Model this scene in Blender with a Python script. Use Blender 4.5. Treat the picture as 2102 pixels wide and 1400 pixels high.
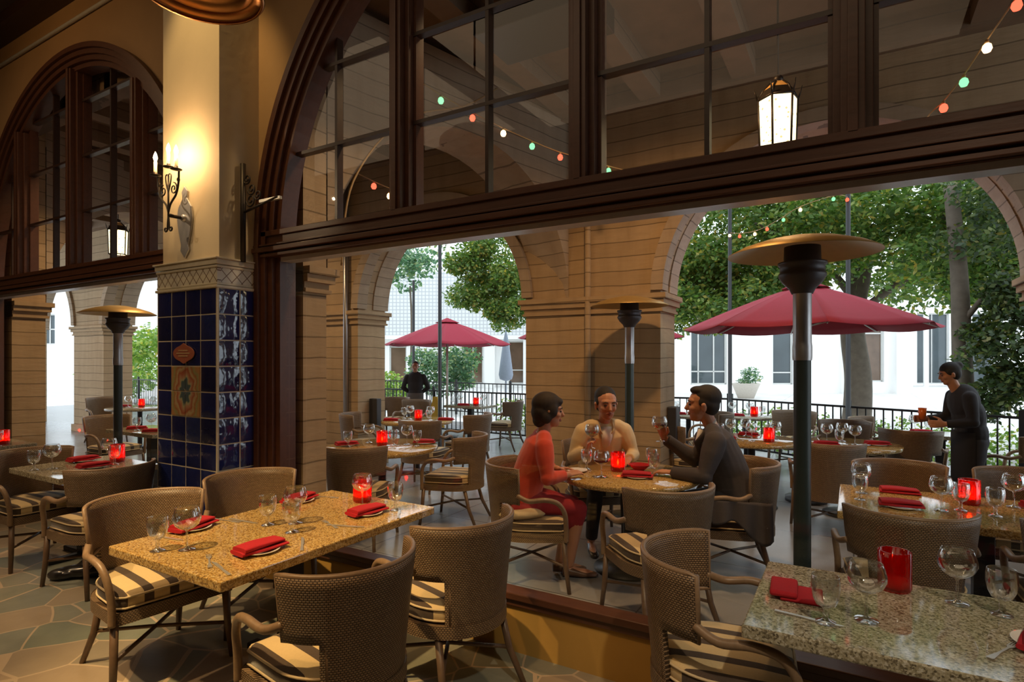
import bpy, math, random
from mathutils import Vector, Matrix, Euler
random.seed(7)
PI = math.pi
S = bpy.context.scene
COL = S.collection
for o in list(bpy.data.objects): bpy.data.objects.remove(o)

# ------------------------------------------------------------ camera
cam = bpy.data.cameras.new('camera'); co = bpy.data.objects.new('camera', cam); COL.objects.link(co)
co.location = (0, 0, 1.65); co.rotation_euler = (PI/2, 0, math.radians(30.5))
cam.sensor_fit = 'HORIZONTAL'; cam.sensor_width = 36; cam.lens = 1188/2102*36
cam.shift_y = 36/2102; cam.clip_start = .02; cam.clip_end = 300
S.camera = co

# ------------------------------------------------------------ view, world
vs = S.view_settings
vs.view_transform = 'Standard'; vs.look = 'None'; vs.gamma = 1; vs.use_curve_mapping = False
vs.exposure = 0.14
cy = S.cycles
cy.max_bounces = 9; cy.diffuse_bounces = 4; cy.glossy_bounces = 4; cy.transmission_bounces = 8
cy.transparent_max_bounces = 28; cy.caustics_reflective = False; cy.caustics_refractive = False
cy.sample_clamp_indirect = 4
W = bpy.data.worlds.new('World'); S.world = W; W.use_nodes = True
bg = W.node_tree.nodes['Background']; bg.inputs[0].default_value = (.83, .92, 1, 1); bg.inputs[1].default_value = 2.1

# ------------------------------------------------------------ lights
def light(name, kind, loc, power, color, size=.1, rot=None, spot=None, blend=.5, size_y=None, target=None):
    l = bpy.data.lights.new(name, kind); l.energy = power; l.color = color
    if kind == 'AREA':
        l.size = size
        if size_y: l.shape = 'RECTANGLE'; l.size_y = size_y
    elif kind in ('POINT', 'SPOT'): l.shadow_soft_size = size
    if spot: l.spot_size = math.radians(spot); l.spot_blend = blend
    o = bpy.data.objects.new(name, l); COL.objects.link(o); o.location = loc
    if rot: o.rotation_euler = rot
    if target:
        o.rotation_euler = (Vector(target)-Vector(loc)).to_track_quat('-Z', 'Y').to_euler()
    return o
WARM = (1, .66, .34); AMB = (1, .56, .22)
# dining room ceiling spots, plus added unseen fill areas
light('room_spot', 'SPOT', (-2.9, -.2, 5.0), 1050, (1, .66, .28), .06, spot=34, blend=.7, target=(-2.75, 1.9, .75))
light('room_spot', 'SPOT', (-4.2, -.6, 5.0), 430, WARM, .06, spot=44, blend=.7, target=(-4.0, .9, 0))
light('room_spot', 'SPOT', (-6.5, .2, 5.0), 260, WARM, .06, spot=42, blend=.8, target=(-5.6, 2.2, .7))
light('room_spot', 'SPOT', (1.3, -.6, 5.0), 360, (1, .82, .58), .08, spot=46, blend=.8, target=(.3, 2.3, .7))
light('room_spot', 'SPOT', (-1.2, .2, 5.0), 190, AMB, .06, spot=30, blend=.6, target=(-1.6, 2.5, .1))
light('room_fill', 'AREA', (-1.5, -.6, 5.2), 46, (1, .72, .45), 5, size_y=3)
light('room_fill', 'AREA', (-7.0, -.4, 5.2), 36, (1, .72, .45), 5, size_y=3)
light('wall_wash', 'SPOT', (-6.9, .6, 5.1), 34, AMB, .1, spot=120, blend=1, target=(-6.9, 2.8, 4.2))
light('column_spot', 'SPOT', (-3.85, 1.75, 5.2), 95, (1, .66, .26), .04, spot=48, blend=.7, target=(-4.10, 2.5, 3.9))
light('room_spot', 'SPOT', (-6.3, .1, 3.9), 75, (1, .72, .42), .015, spot=22, blend=.6, target=(-4.25, 2.5, 2.95))
# unseen warm spots added to light the patio
light('unseen_patio_spot', 'SPOT', (-1.2, 3.7, 4.3), 240, (1, .58, .26), .1, spot=120, blend=.9, target=(-1.6, 5.6, .6))
light('unseen_patio_spot', 'SPOT', (-4.4, 3.6, 3.0), 60, WARM, .1, spot=150, blend=1, target=(-4.6, 5.6, .9))
light('unseen_patio_spot', 'SPOT', (-7.4, 4.3, 4.2), 200, WARM, .1, spot=140, blend=.9, target=(-7.4, 4.8, .6))
light('unseen_patio_spot', 'SPOT', (-12.5, 4.3, 4.2), 160, WARM, .1, spot=140, blend=.9, target=(-12.5, 4.8, .6))

light('unseen_patio_spot', 'SPOT', (-2.1, 3.5, 4.3), 90, WARM, .08, spot=75, blend=.9, target=(-3.75, 3.15, 1.3))  # added to brighten the buttress beside the main window
light('unseen_patio_spot', 'SPOT', (-7.5, 3.6, 4.3), 90, WARM, .08, spot=75, blend=.9, target=(-9.1, 3.2, 1.4))  # added to brighten the farther buttress face

# ------------------------------------------------------------ materials
def nt(name):
    m = bpy.data.materials.new(name); m.use_nodes = True
    t = m.node_tree; t.nodes.clear()
    out = t.nodes.new('ShaderNodeOutputMaterial')
    return m, t, out
def nd(t, kind, **kw):
    n = t.nodes.new(kind)
    for k, v in kw.items():
        if k.startswith('i_'): n.inputs[k[2:].replace('_', ' ')].default_value = v
        else: setattr(n, k, v)
    return n
def rgb(c): return tuple(c)+(1,) if len(c) == 3 else c
def mixc(t, fac, a, b, mode='MIX'):
    n = t.nodes.new('ShaderNodeMix'); n.data_type = 'RGBA'; n.blend_type = mode
    for s, v in ((0, fac), (6, a), (7, b)):
        if hasattr(v, 'default_value') or hasattr(v, 'is_output'): t.links.new(v, n.inputs[s])
        else: n.inputs[s].default_value = rgb(v) if s > 0 else v
    return n.outputs[2]
def mth(t, op, a, b=None, c=None):
    n = t.nodes.new('ShaderNodeMath'); n.operation = op
    for i, v in enumerate((a, b, c)):
        if v is None: continue
        if hasattr(v, 'is_output'): t.links.new(v, n.inputs[i])
        else: n.inputs[i].default_value = v
    return n.outputs[0]
def principled(t, out, color=None, rough=.5, metal=0, **kw):
    p = t.nodes.new('ShaderNodeBsdfPrincipled')
    if color is not None:
        if hasattr(color, 'is_output'): t.links.new(color, p.inputs['Base Color'])
        else: p.inputs['Base Color'].default_value = rgb(color)
    if hasattr(rough, 'is_output'): t.links.new(rough, p.inputs['Roughness'])
    else: p.inputs['Roughness'].default_value = rough
    p.inputs['Metallic'].default_value = metal
    for k, v in kw.items(): p.inputs[k.replace('_', ' ')].default_value = v
    t.links.new(p.outputs[0], out.inputs[0]); return p
def bump(t, p, h, strength=.4, dist=.01):
    b = t.nodes.new('ShaderNodeBump'); b.inputs['Strength'].default_value = strength; b.inputs['Distance'].default_value = dist
    t.links.new(h, b.inputs['Height']); t.links.new(b.outputs[0], p.inputs['Normal'])
def simple(name, color, rough=.5, metal=0, noise=.12, scale=20, **kw):
    m, t, out = nt(name)
    tc = nd(t, 'ShaderNodeTexCoord'); n = nd(t, 'ShaderNodeTexNoise', i_Scale=scale, i_Detail=4.0)
    t.links.new(tc.outputs['Object'], n.inputs['Vector'])
    c = mixc(t, n.outputs[0], [x*(1-noise) for x in color], [min(1, x*(1+noise)) for x in color])
    principled(t, out, c, rough, metal, **kw); return m
def emis(name, color, s):
    m, t, out = nt(name); e = nd(t, 'ShaderNodeEmission'); e.inputs[0].default_value = rgb(color); e.inputs[1].default_value = s
    t.links.new(e.outputs[0], out.inputs[0]); return m
def geo(t): return nd(t, 'ShaderNodeNewGeometry').outputs['Position']
def sep(t, v):
    s = nd(t, 'ShaderNodeSeparateXYZ'); t.links.new(v, s.inputs[0]); return s.outputs
def noise(t, vec, scale, detail=4, rough=.55):
    n = nd(t, 'ShaderNodeTexNoise'); n.inputs['Scale'].default_value = scale; n.inputs['Detail'].default_value = detail
    n.inputs['Roughness'].default_value = rough
    if vec is not None: t.links.new(vec, n.inputs['Vector'])
    return n.outputs[0]
def vmul(t, vec, v):
    n = nd(t, 'ShaderNodeVectorMath', operation='MULTIPLY'); t.links.new(vec, n.inputs[0]); n.inputs[1].default_value = v; return n.outputs[0]
def ramp(t, fac, stops):
    r = nd(t, 'ShaderNodeValToRGB'); t.links.new(fac, r.inputs[0]); e = r.color_ramp.elements
    while len(e) < len(stops): e.new(.5)
    for x, (p, c) in zip(e, stops): x.position = p; x.color = rgb(c)
    return r.outputs[0]

def board_concrete(name, base, dark, pitch=.165):
    m, t, out = nt(name); P = geo(t); x, y, z = sep(t, P)
    wob = mth(t, 'MULTIPLY', mth(t, 'SUBTRACT', noise(t, vmul(t, P, (1, 1, .3)), 1.3), .5), .05)
    f = mth(t, 'FRACT', mth(t, 'DIVIDE', mth(t, 'ADD', z, wob), pitch))
    seam = mth(t, 'LESS_THAN', f, .07)
    cell = mth(t, 'FLOOR', mth(t, 'DIVIDE', mth(t, 'ADD', z, wob), pitch))
    wn = nd(t, 'ShaderNodeTexWhiteNoise', noise_dimensions='1D'); t.links.new(cell, wn.inputs['W'])
    n = noise(t, vmul(t, P, (3, 3, 14)), 1.5, 6); st = noise(t, vmul(t, P, (5, 5, .6)), 1.2, 5)
    c = mixc(t, n, [b*.82 for b in base], [b*1.15 for b in base])
    c = mixc(t, mth(t, 'MULTIPLY', wn.outputs[0], .35), c, dark)
    c = mixc(t, mth(t, 'MULTIPLY', mth(t, 'POWER', st, 3), 1.6), c, dark)
    c = mixc(t, mth(t, 'MULTIPLY', seam, .75), c, [d*.45 for d in dark])
    p = principled(t, out, c, .85)
    h = mth(t, 'ADD', mth(t, 'MULTIPLY', seam, -1), mth(t, 'MULTIPLY', n, .5)); bump(t, p, h, .6, .02); return m
M = {}
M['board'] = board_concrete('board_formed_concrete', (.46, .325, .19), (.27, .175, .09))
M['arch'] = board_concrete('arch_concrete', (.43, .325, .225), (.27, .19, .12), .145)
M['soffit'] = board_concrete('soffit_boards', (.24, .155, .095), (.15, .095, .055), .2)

def plaster(name, c):
    m, t, out = nt(name); P = geo(t); a = noise(t, P, 1.6, 5); b = noise(t, P, 9, 5)
    col = mixc(t, a, [x*.8 for x in c], [x*1.12 for x in c]); col = mixc(t, mth(t, 'MULTIPLY', b, .2), col, [x*.6 for x in c])
    p = principled(t, out, col, .75); bump(t, p, b, .2, .01); return m
M['plaster'] = plaster('ochre_plaster', (.36, .22, .10))
M['column'] = plaster('cream_plaster', (.62, .52, .36))
M['low_wall'] = plaster('yellow_plaster', (.46, .27, .06))
M['dark_ceiling'] = simple('dark_ceiling', (.05, .03, .02), .8)
M['ceil'] = simple('room_shell', (.22, .15, .09), .9)

def wood(name, c, rough=.38):
    m, t, out = nt(name); tc = nd(t, 'ShaderNodeTexCoord'); n = noise(t, vmul(t, tc.outputs['Object'], (3, 12, 12)), 2.5, 6)
    col = mixc(t, n, [x*.6 for x in c], [x*1.35 for x in c]); p = principled(t, out, col, rough); bump(t, p, n, .15, .004); return m
M['frame_wood'] = wood('mahogany', (.085, .032, .017))
M['dark_wood'] = wood('dark_wood', (.035, .016, .010))

def flagstone():
    m, t, out = nt('flagstone'); P = geo(t)
    warp = nd(t, 'ShaderNodeTexNoise', i_Scale=1.2, i_Detail=1.0); t.links.new(P, warp.inputs['Vector'])
    ad = nd(t, 'ShaderNodeVectorMath', operation='MULTIPLY_ADD'); t.links.new(warp.outputs[1], ad.inputs[0]); ad.inputs[1].default_value = (.25, .25, 0); t.links.new(P, ad.inputs[2])
    fl = vmul(t, ad.outputs[0], (1, 1, 0))
    v = nd(t, 'ShaderNodeTexVoronoi', feature='F1', i_Scale=3.0, i_Randomness=.95); t.links.new(fl, v.inputs['Vector'])
    e = nd(t, 'ShaderNodeTexVoronoi', feature='DISTANCE_TO_EDGE', i_Scale=3.0, i_Randomness=.95); t.links.new(fl, e.inputs['Vector'])
    s = sep(t, v.outputs['Color'])
    c = ramp(t, s[0], [(0, (.17, .21, .17)), (.3, (.26, .25, .19)), (.5, (.32, .23, .15)), (.72, (.17, .21, .19)), (1, (.37, .27, .18))])
    n = noise(t, P, 7, 6); c = mixc(t, .28, c, mixc(t, n, (.07, .07, .055), (.42, .36, .27)))
    g = mth(t, 'LESS_THAN', e.outputs['Distance'], .017)
    c = mixc(t, g, c, (.46, .36, .25))
    p = principled(t, out, c, .42); h = mth(t, 'ADD', mth(t, 'MULTIPLY', g, -.5), mth(t, 'MULTIPLY', n, .5)); bump(t, p, h, .4, .02); return m
M['flagstone'] = flagstone()
def paving(name, c, pitch, rough=.35):
    m, t, out = nt(name); P = geo(t); x, y, z = sep(t, P)
    gx = mth(t, 'LESS_THAN', mth(t, 'FRACT', mth(t, 'DIVIDE', x, pitch)), .012/pitch); gy = mth(t, 'LESS_THAN', mth(t, 'FRACT', mth(t, 'DIVIDE', y, pitch)), .012/pitch)
    g = mth(t, 'MAXIMUM', gx, gy); n = noise(t, P, 1.4, 7)
    col = mixc(t, n, [v*.65 for v in c], [v*1.3 for v in c]); col = mixc(t, g, col, [v*.35 for v in c])
    p = principled(t, out, col, rough); bump(t, p, n, .15, .01); return m
M['patio'] = paving('patio_slabs', (.26, .265, .28), 1.22, .22)
M['plaza'] = paving('plaza_paving', (.72, .71, .69), 2.4, .7)

def granite(name, cs):
    m, t, out = nt(name); P = geo(t)
    v = nd(t, 'ShaderNodeTexVoronoi', feature='F1', i_Scale=170.0); t.links.new(P, v.inputs['Vector'])
    n1 = noise(t, P, 60, 6, .7); n2 = noise(t, P, 9, 4)
    a = mth(t, 'ADD', mth(t, 'MULTIPLY', sep(t, v.outputs['Color'])[0], .5), mth(t, 'MULTIPLY', n1, .75))
    c = ramp(t, a, [(.25, cs[0]), (.44, cs[1]), (.6, cs[2]), (.78, cs[3]), (.95, cs[4])])
    c = mixc(t, mth(t, 'MULTIPLY', n2, .35), c, cs[5]); principled(t, out, c, .055, Specular_IOR_Level=.7); return m
M['granite'] = granite('gold_granite', [(.03, .022, .015), (.22, .13, .045), (.48, .30, .085), (.58, .42, .17), (.68, .58, .36), (.34, .17, .06)])
M['granite_grey'] = granite('grey_granite', [(.02, .02, .018), (.16, .135, .09), (.38, .34, .23), (.50, .46, .35), (.66, .64, .56), (.20, .17, .11)])

def wicker(name, c1, c2, c3):
    m, t, out = nt(name); uv = nd(t, 'ShaderNodeUVMap')
    b = nd(t, 'ShaderNodeTexBrick', offset=.5, offset_frequency=2)
    for k, v in (('Scale', 1.0), ('Brick Width', .0145), ('Row Height', .0088), ('Mortar Size', .0021), ('Mortar Smooth', .6), ('Bias', 0)): b.inputs[k].default_value = v
    b.inputs['Color1'].default_value = rgb(c1); b.inputs['Color2'].default_value = rgb(c2); b.inputs['Mortar'].default_value = rgb(c3)
    t.links.new(uv.outputs[0], b.inputs['Vector'])
    p = principled(t, out, b.outputs[0], .45)
    h = mth(t, 'SUBTRACT', 1, b.outputs[1]); bump(t, p, h, .8, .006); return m
M['wicker'] = wicker('woven_rattan', (.32, .215, .125), (.25, .16, .09), (.045, .027, .016))
M['cane'] = simple('wrapped_cane', (.23, .15, .09), .4, noise=.3, scale=60)
M['leg'] = simple('rattan_leg', (.13, .08, .05), .4, noise=.25, scale=40)
def stripes():
    m, t, out = nt('striped_fabric'); tc = nd(t, 'ShaderNodeTexCoord'); x, y, z = sep(t, tc.outputs['Object'])
    f = mth(t, 'FRACT', mth(t, 'ADD', mth(t, 'DIVIDE', y, .118), .5)); d = mth(t, 'LESS_THAN', mth(t, 'ABSOLUTE', mth(t, 'SUBTRACT', f, .5)), .19)
    n = noise(t, tc.outputs['Object'], 120, 3)
    c = mixc(t, d, (.66, .50, .26), (.045, .026, .02)); c = mixc(t, mth(t, 'MULTIPLY', n, .25), c, (.2, .15, .08))
    p = principled(t, out, c, .85, Sheen_Weight=.2); bump(t, p, n, .3, .002); return m
M['cushion'] = stripes()
M['piping'] = simple('cream_piping', (.55, .44, .27), .8)
M['napkin'] = simple('red_napkin', (.40, .006, .016), .85, noise=.15, scale=90)
M['china'] = simple('white_china', (.8, .8, .78), .12, noise=.02)
M['steel'] = simple('cutlery_steel', (.80, .79, .77), .38, .85, noise=.03)
M['black_metal'] = simple('black_metal', (.018, .018, .02), .4, .3)
M['iron'] = simple('wrought_iron', (.035, .028, .025), .45, .6)
M['post_green'] = simple('dark_green_paint', (.025, .04, .04), .4, .2)
M['silver'] = simple('brushed_steel', (.42, .41, .42), .35, .9)
M['heater_cap'] = simple('warm_tinted_aluminium', (.52, .34, .12), .45, .6)  # brassy tint puts the dining room's warm light into the dome colour
M['copper'] = simple('copper', (.60, .27, .09), .28, 1, noise=.15, scale=6)
M['awning'] = simple('crimson_canvas', (.36, .012, .04), .8, noise=.08)
M['white_metal'] = simple('pale_metal', (.62, .62, .6), .4, .3)
M['wax'] = simple('candle_wax', (.75, .62, .4), .5)
M['flame'] = emis('flame', (1, .55, .16), 60)
M['bulb_w'] = emis('bulb_warm', (1, .60, .28), 5); M['bulb_g'] = emis('bulb_green', (.25, .9, .38), 1.6); M['bulb_r'] = emis('bulb_red', (1, .10, .05), 2.6)
M['bulb_lit'] = emis('candle_bulb', (1, .72, .38), 40)
M['wire'] = simple('wire', (.42, .27, .12), .6)
M['wine'] = simple('red_wine', (.10, .004, .008), .05)
M['bark'] = simple('bark', (.13, .105, .08), .9, noise=.4, scale=9)
M['skin'] = simple('skin', (.50, .235, .135), .5, noise=.08, scale=12, Subsurface_Weight=.06)
M['hair'] = simple('dark_hair', (.022, .013, .009), .75, noise=.4, scale=80)
M['hair_grey'] = simple('black_hair', (.018, .014, .013), .75, noise=.4, scale=80)
M['eye'] = simple('eye', (.03, .018, .012), .15); M['lip'] = simple('lip', (.33, .09, .06), .45); M['brow'] = simple('brow', (.03, .018, .012), .7)
M['orange_knit'] = simple('orange_knit', (.60, .055, .02), .9, noise=.12, scale=35, Sheen_Weight=.3)
M['red_skirt'] = simple('red_skirt', (.30, .012, .02), .8)
M['cream_shirt'] = simple('cream_shirt', (.68, .52, .30), .8, noise=.06)
M['white_shirt'] = simple('white_shirt', (.72, .68, .66), .8, noise=.04)
M['suit'] = simple('charcoal_suit', (.050, .042, .045), .85, noise=.12, scale=60)
M['trouser'] = simple('dark_trousers', (.028, .028, .036), .85)
M['black_cloth'] = simple('black_cloth', (.02, .019, .024), .85)
M['apron'] = simple('grey_apron', (.10, .09, .09), .85)
M['shoe'] = simple('shoe_leather', (.03, .018, .012), .3)
M['tan_shoe'] = simple('tan_shoe', (.12, .06, .035), .4)
M['tie'] = simple('dark_tie', (.05, .03, .06), .5)
M['bag'] = simple('black_patent', (.03, .028, .03), .2)
M['stucco'] = simple('white_stucco', (.88, .88, .87), .9, noise=.03, scale=2)
M['pane_dark'] = simple('dark_pane', (.07, .09, .10), .06, noise=.5, scale=.6)
M['pane_brown'] = simple('shop_pane', (.14, .09, .06), .08, noise=.6, scale=1.2)
M['grout'] = simple('grout', (.62, .56, .44), .8)
M['pot'] = simple('terracotta_pot', (.55, .5, .44), .8)
M['yellow'] = simple('yellow_board', (.65, .42, .03), .6)
M['speaker'] = simple('black_plastic', (.03, .03, .035), .5)
M['mud'] = simple('planting_soil', (.10, .075, .05), .95)

def leaves(name, a, b, c):
    m, t, out = nt(name); oi = nd(t, 'ShaderNodeNewGeometry'); wn = oi.outputs['Random Per Island']
    col = ramp(t, wn, [(0, a), (.55, b), (.9, c), (1, (c[0]*1.4, c[1]*.9, c[2]*.6))])
    p = nd(t, 'ShaderNodeBsdfPrincipled'); t.links.new(col, p.inputs['Base Color']); p.inputs['Roughness'].default_value = .42
    tr = nd(t, 'ShaderNodeBsdfTranslucent'); t.links.new(mixc(t, 1.0, col, (1.3, 1.5, .6), 'MULTIPLY'), tr.inputs[0])
    mx = nd(t, 'ShaderNodeMixShader'); mx.inputs[0].default_value = .35
    t.links.new(p.outputs[0], mx.inputs[1]); t.links.new(tr.outputs[0], mx.inputs[2]); t.links.new(mx.outputs[0], out.inputs[0]); return m
M['leaf'] = leaves('tree_leaves', (.06, .13, .03), (.14, .26, .06), (.34, .38, .10))
M['leaf_dark'] = leaves('dark_leaves', (.025, .05, .02), (.05, .09, .03), (.13, .17, .06))
M['leaf_teal'] = leaves('shrub_leaves', (.05, .13, .08), (.10, .22, .14), (.30, .42, .28))
M['leaf_lime'] = leaves('hedge_leaves', (.12, .24, .05), (.22, .36, .07), (.42, .50, .15))

def clear_glass(name, tint=(1, 1, 1), lo=.04, hi=.75, blend=.18, rough=.02):
    m, t, out = nt(name); lw = nd(t, 'ShaderNodeLayerWeight'); lw.inputs[0].default_value = blend
    tr = nd(t, 'ShaderNodeBsdfTransparent'); tr.inputs[0].default_value = rgb(tint)
    g = nd(t, 'ShaderNodeBsdfGlossy'); g.inputs['Roughness'].default_value = rough; g.inputs[0].default_value = (1, 1, 1, 1)
    f = mth(t, 'ADD', mth(t, 'MULTIPLY', lw.outputs['Facing'], hi), lo)
    mx = nd(t, 'ShaderNodeMixShader'); t.links.new(f, mx.inputs[0]); t.links.new(tr.outputs[0], mx.inputs[1]); t.links.new(g.outputs[0], mx.inputs[2]); t.links.new(mx.outputs[0], out.inputs[0]); return m
M['crystal'] = clear_glass('crystal', (.94, .96, .96), .07, 1.0, .32, .03)
M['pane'] = clear_glass('window_glass', (.95, .96, .95), .025, .5, .08, .01)
def red_glass():
    m, t, out = nt('ribbed_red_glass')
    tl = nd(t, 'ShaderNodeBsdfTranslucent'); tl.inputs[0].default_value = (1, .03, .02, 1)
    tr = nd(t, 'ShaderNodeBsdfTransparent'); tr.inputs[0].default_value = (.95, .10, .05, 1)
    g = nd(t, 'ShaderNodeBsdfGlossy'); g.inputs['Roughness'].default_value = .08
    a = nd(t, 'ShaderNodeMixShader'); a.inputs[0].default_value = .30; t.links.new(tl.outputs[0], a.inputs[2]); t.links.new(tr.outputs[0], a.inputs[1])
    lw = nd(t, 'ShaderNodeLayerWeight'); lw.inputs[0].default_value = .2
    b = nd(t, 'ShaderNodeMixShader'); t.links.new(mth(t, 'ADD', mth(t, 'MULTIPLY', lw.outputs['Facing'], .4), .04), b.inputs[0])
    t.links.new(a.outputs[0], b.inputs[1]); t.links.new(g.outputs[0], b.inputs[2]); t.links.new(b.outputs[0], out.inputs[0]); return m
M['red_glass'] = red_glass()
def tile_blue():
    m, t, out = nt('cobalt_tile'); r = nd(t, 'ShaderNodeNewGeometry').outputs['Random Per Island']; P = geo(t); n = noise(t, P, 14, 4)
    c = ramp(t, r, [(0, (.008, .012, .07)), (.6, (.012, .02, .13)), (1, (.02, .035, .16))]); c = mixc(t, mth(t, 'MULTIPLY', n, .4), c, (.004, .006, .03))
    p = principled(t, out, c, .06, Specular_IOR_Level=.8, Coat_Weight=.6); bump(t, p, noise(t, P, 11, 2), .5, .012); return m
M['tile'] = tile_blue()
def frieze(axis):
    m, t, out = nt('diamond_frieze'); P = geo(t); x, y, z = sep(t, P); u = x if axis == 'x' else y
    k = 1/.082
    a = mth(t, 'FRACT', mth(t, 'MULTIPLY', mth(t, 'ADD', u, mth(t, 'MULTIPLY', z, .95)), k)); b = mth(t, 'FRACT', mth(t, 'MULTIPLY', mth(t, 'SUBTRACT', u, mth(t, 'MULTIPLY', z, .95)), k))
    ln = mth(t, 'MAXIMUM', mth(t, 'LESS_THAN', a, .10), mth(t, 'LESS_THAN', b, .10))
    c = mixc(t, noise(t, P, 12), (.5, .47, .40), (.72, .68, .58)); c = mixc(t, ln, c, (.16, .10, .06)); p = principled(t, out, c, .25); return m
M['frieze_x'] = frieze('x'); M['frieze_y'] = frieze('y')
def mural():
    m, t, out = nt('painted_tiles'); tc = nd(t, 'ShaderNodeTexCoord'); x, y, z = sep(t, tc.outputs['Object'])
    r = mth(t, 'SQRT', mth(t, 'ADD', mth(t, 'POWER', mth(t, 'DIVIDE', x, .8), 2), mth(t, 'POWER', mth(t, 'MULTIPLY', z, .85), 2)))
    n = noise(t, tc.outputs['Object'], 40, 4); n2 = noise(t, tc.outputs['Object'], 18, 2)
    ang = mth(t, 'ARCTAN2', z, x); pet = mth(t, 'MULTIPLY', mth(t, 'SINE', mth(t, 'MULTIPLY', ang, 8)), .012)
    rr = mth(t, 'ADD', mth(t, 'ADD', r, pet), mth(t, 'MULTIPLY', mth(t, 'SUBTRACT', n2, .5), .05))
    c = ramp(t, mth(t, 'MULTIPLY', rr, 4.2), [(0, (.45, .40, .35)), (.08, (.05, .10, .16)), (.30, (.06, .12, .14)), (.36, (.42, .42, .26)), (.43, (.48, .26, .16)), (.56, (.38, .10, .05)), (.66, (.50, .40, .22)), (.76, (.40, .16, .06)), (.86, (.30, .32, .14)), (1, (.46, .24, .10))])
    c = mixc(t, mth(t, 'MULTIPLY', n, .35), c, (.18, .12, .08)); principled(t, out, c, .2); return m
M['mural'] = mural()
def gridwall():
    m, t, out = nt('pierced_screen'); tc = nd(t, 'ShaderNodeTexCoord'); x, y, z = sep(t, tc.outputs['Object'])
    a = mth(t, 'LESS_THAN', mth(t, 'FRACT', mth(t, 'DIVIDE', x, .21)), .25); b = mth(t, 'LESS_THAN', mth(t, 'FRACT', mth(t, 'DIVIDE', z, .21)), .25)
    c = mixc(t, mth(t, 'MAXIMUM', a, b), (.74, .76, .76), (.50, .52, .55)); principled(t, out, c, .8); return m
M['screen'] = gridwall()
def lantern_glass():
    m, t, out = nt('lantern_glass'); tc = nd(t, 'ShaderNodeTexCoord'); v = nd(t, 'ShaderNodeTexVoronoi', i_Scale=26.0); t.links.new(tc.outputs['Object'], v.inputs['Vector'])
    d = mth(t, 'LESS_THAN', v.outputs['Distance'], .22); c = mixc(t, d, (1, .78, .42), (.35, .25, .12))
    e = nd(t, 'ShaderNodeEmission'); t.links.new(c, e.inputs[0]); e.inputs[1].default_value = 3.2; t.links.new(e.outputs[0], out.inputs[0]); return m
M['lantern'] = lantern_glass()

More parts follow.
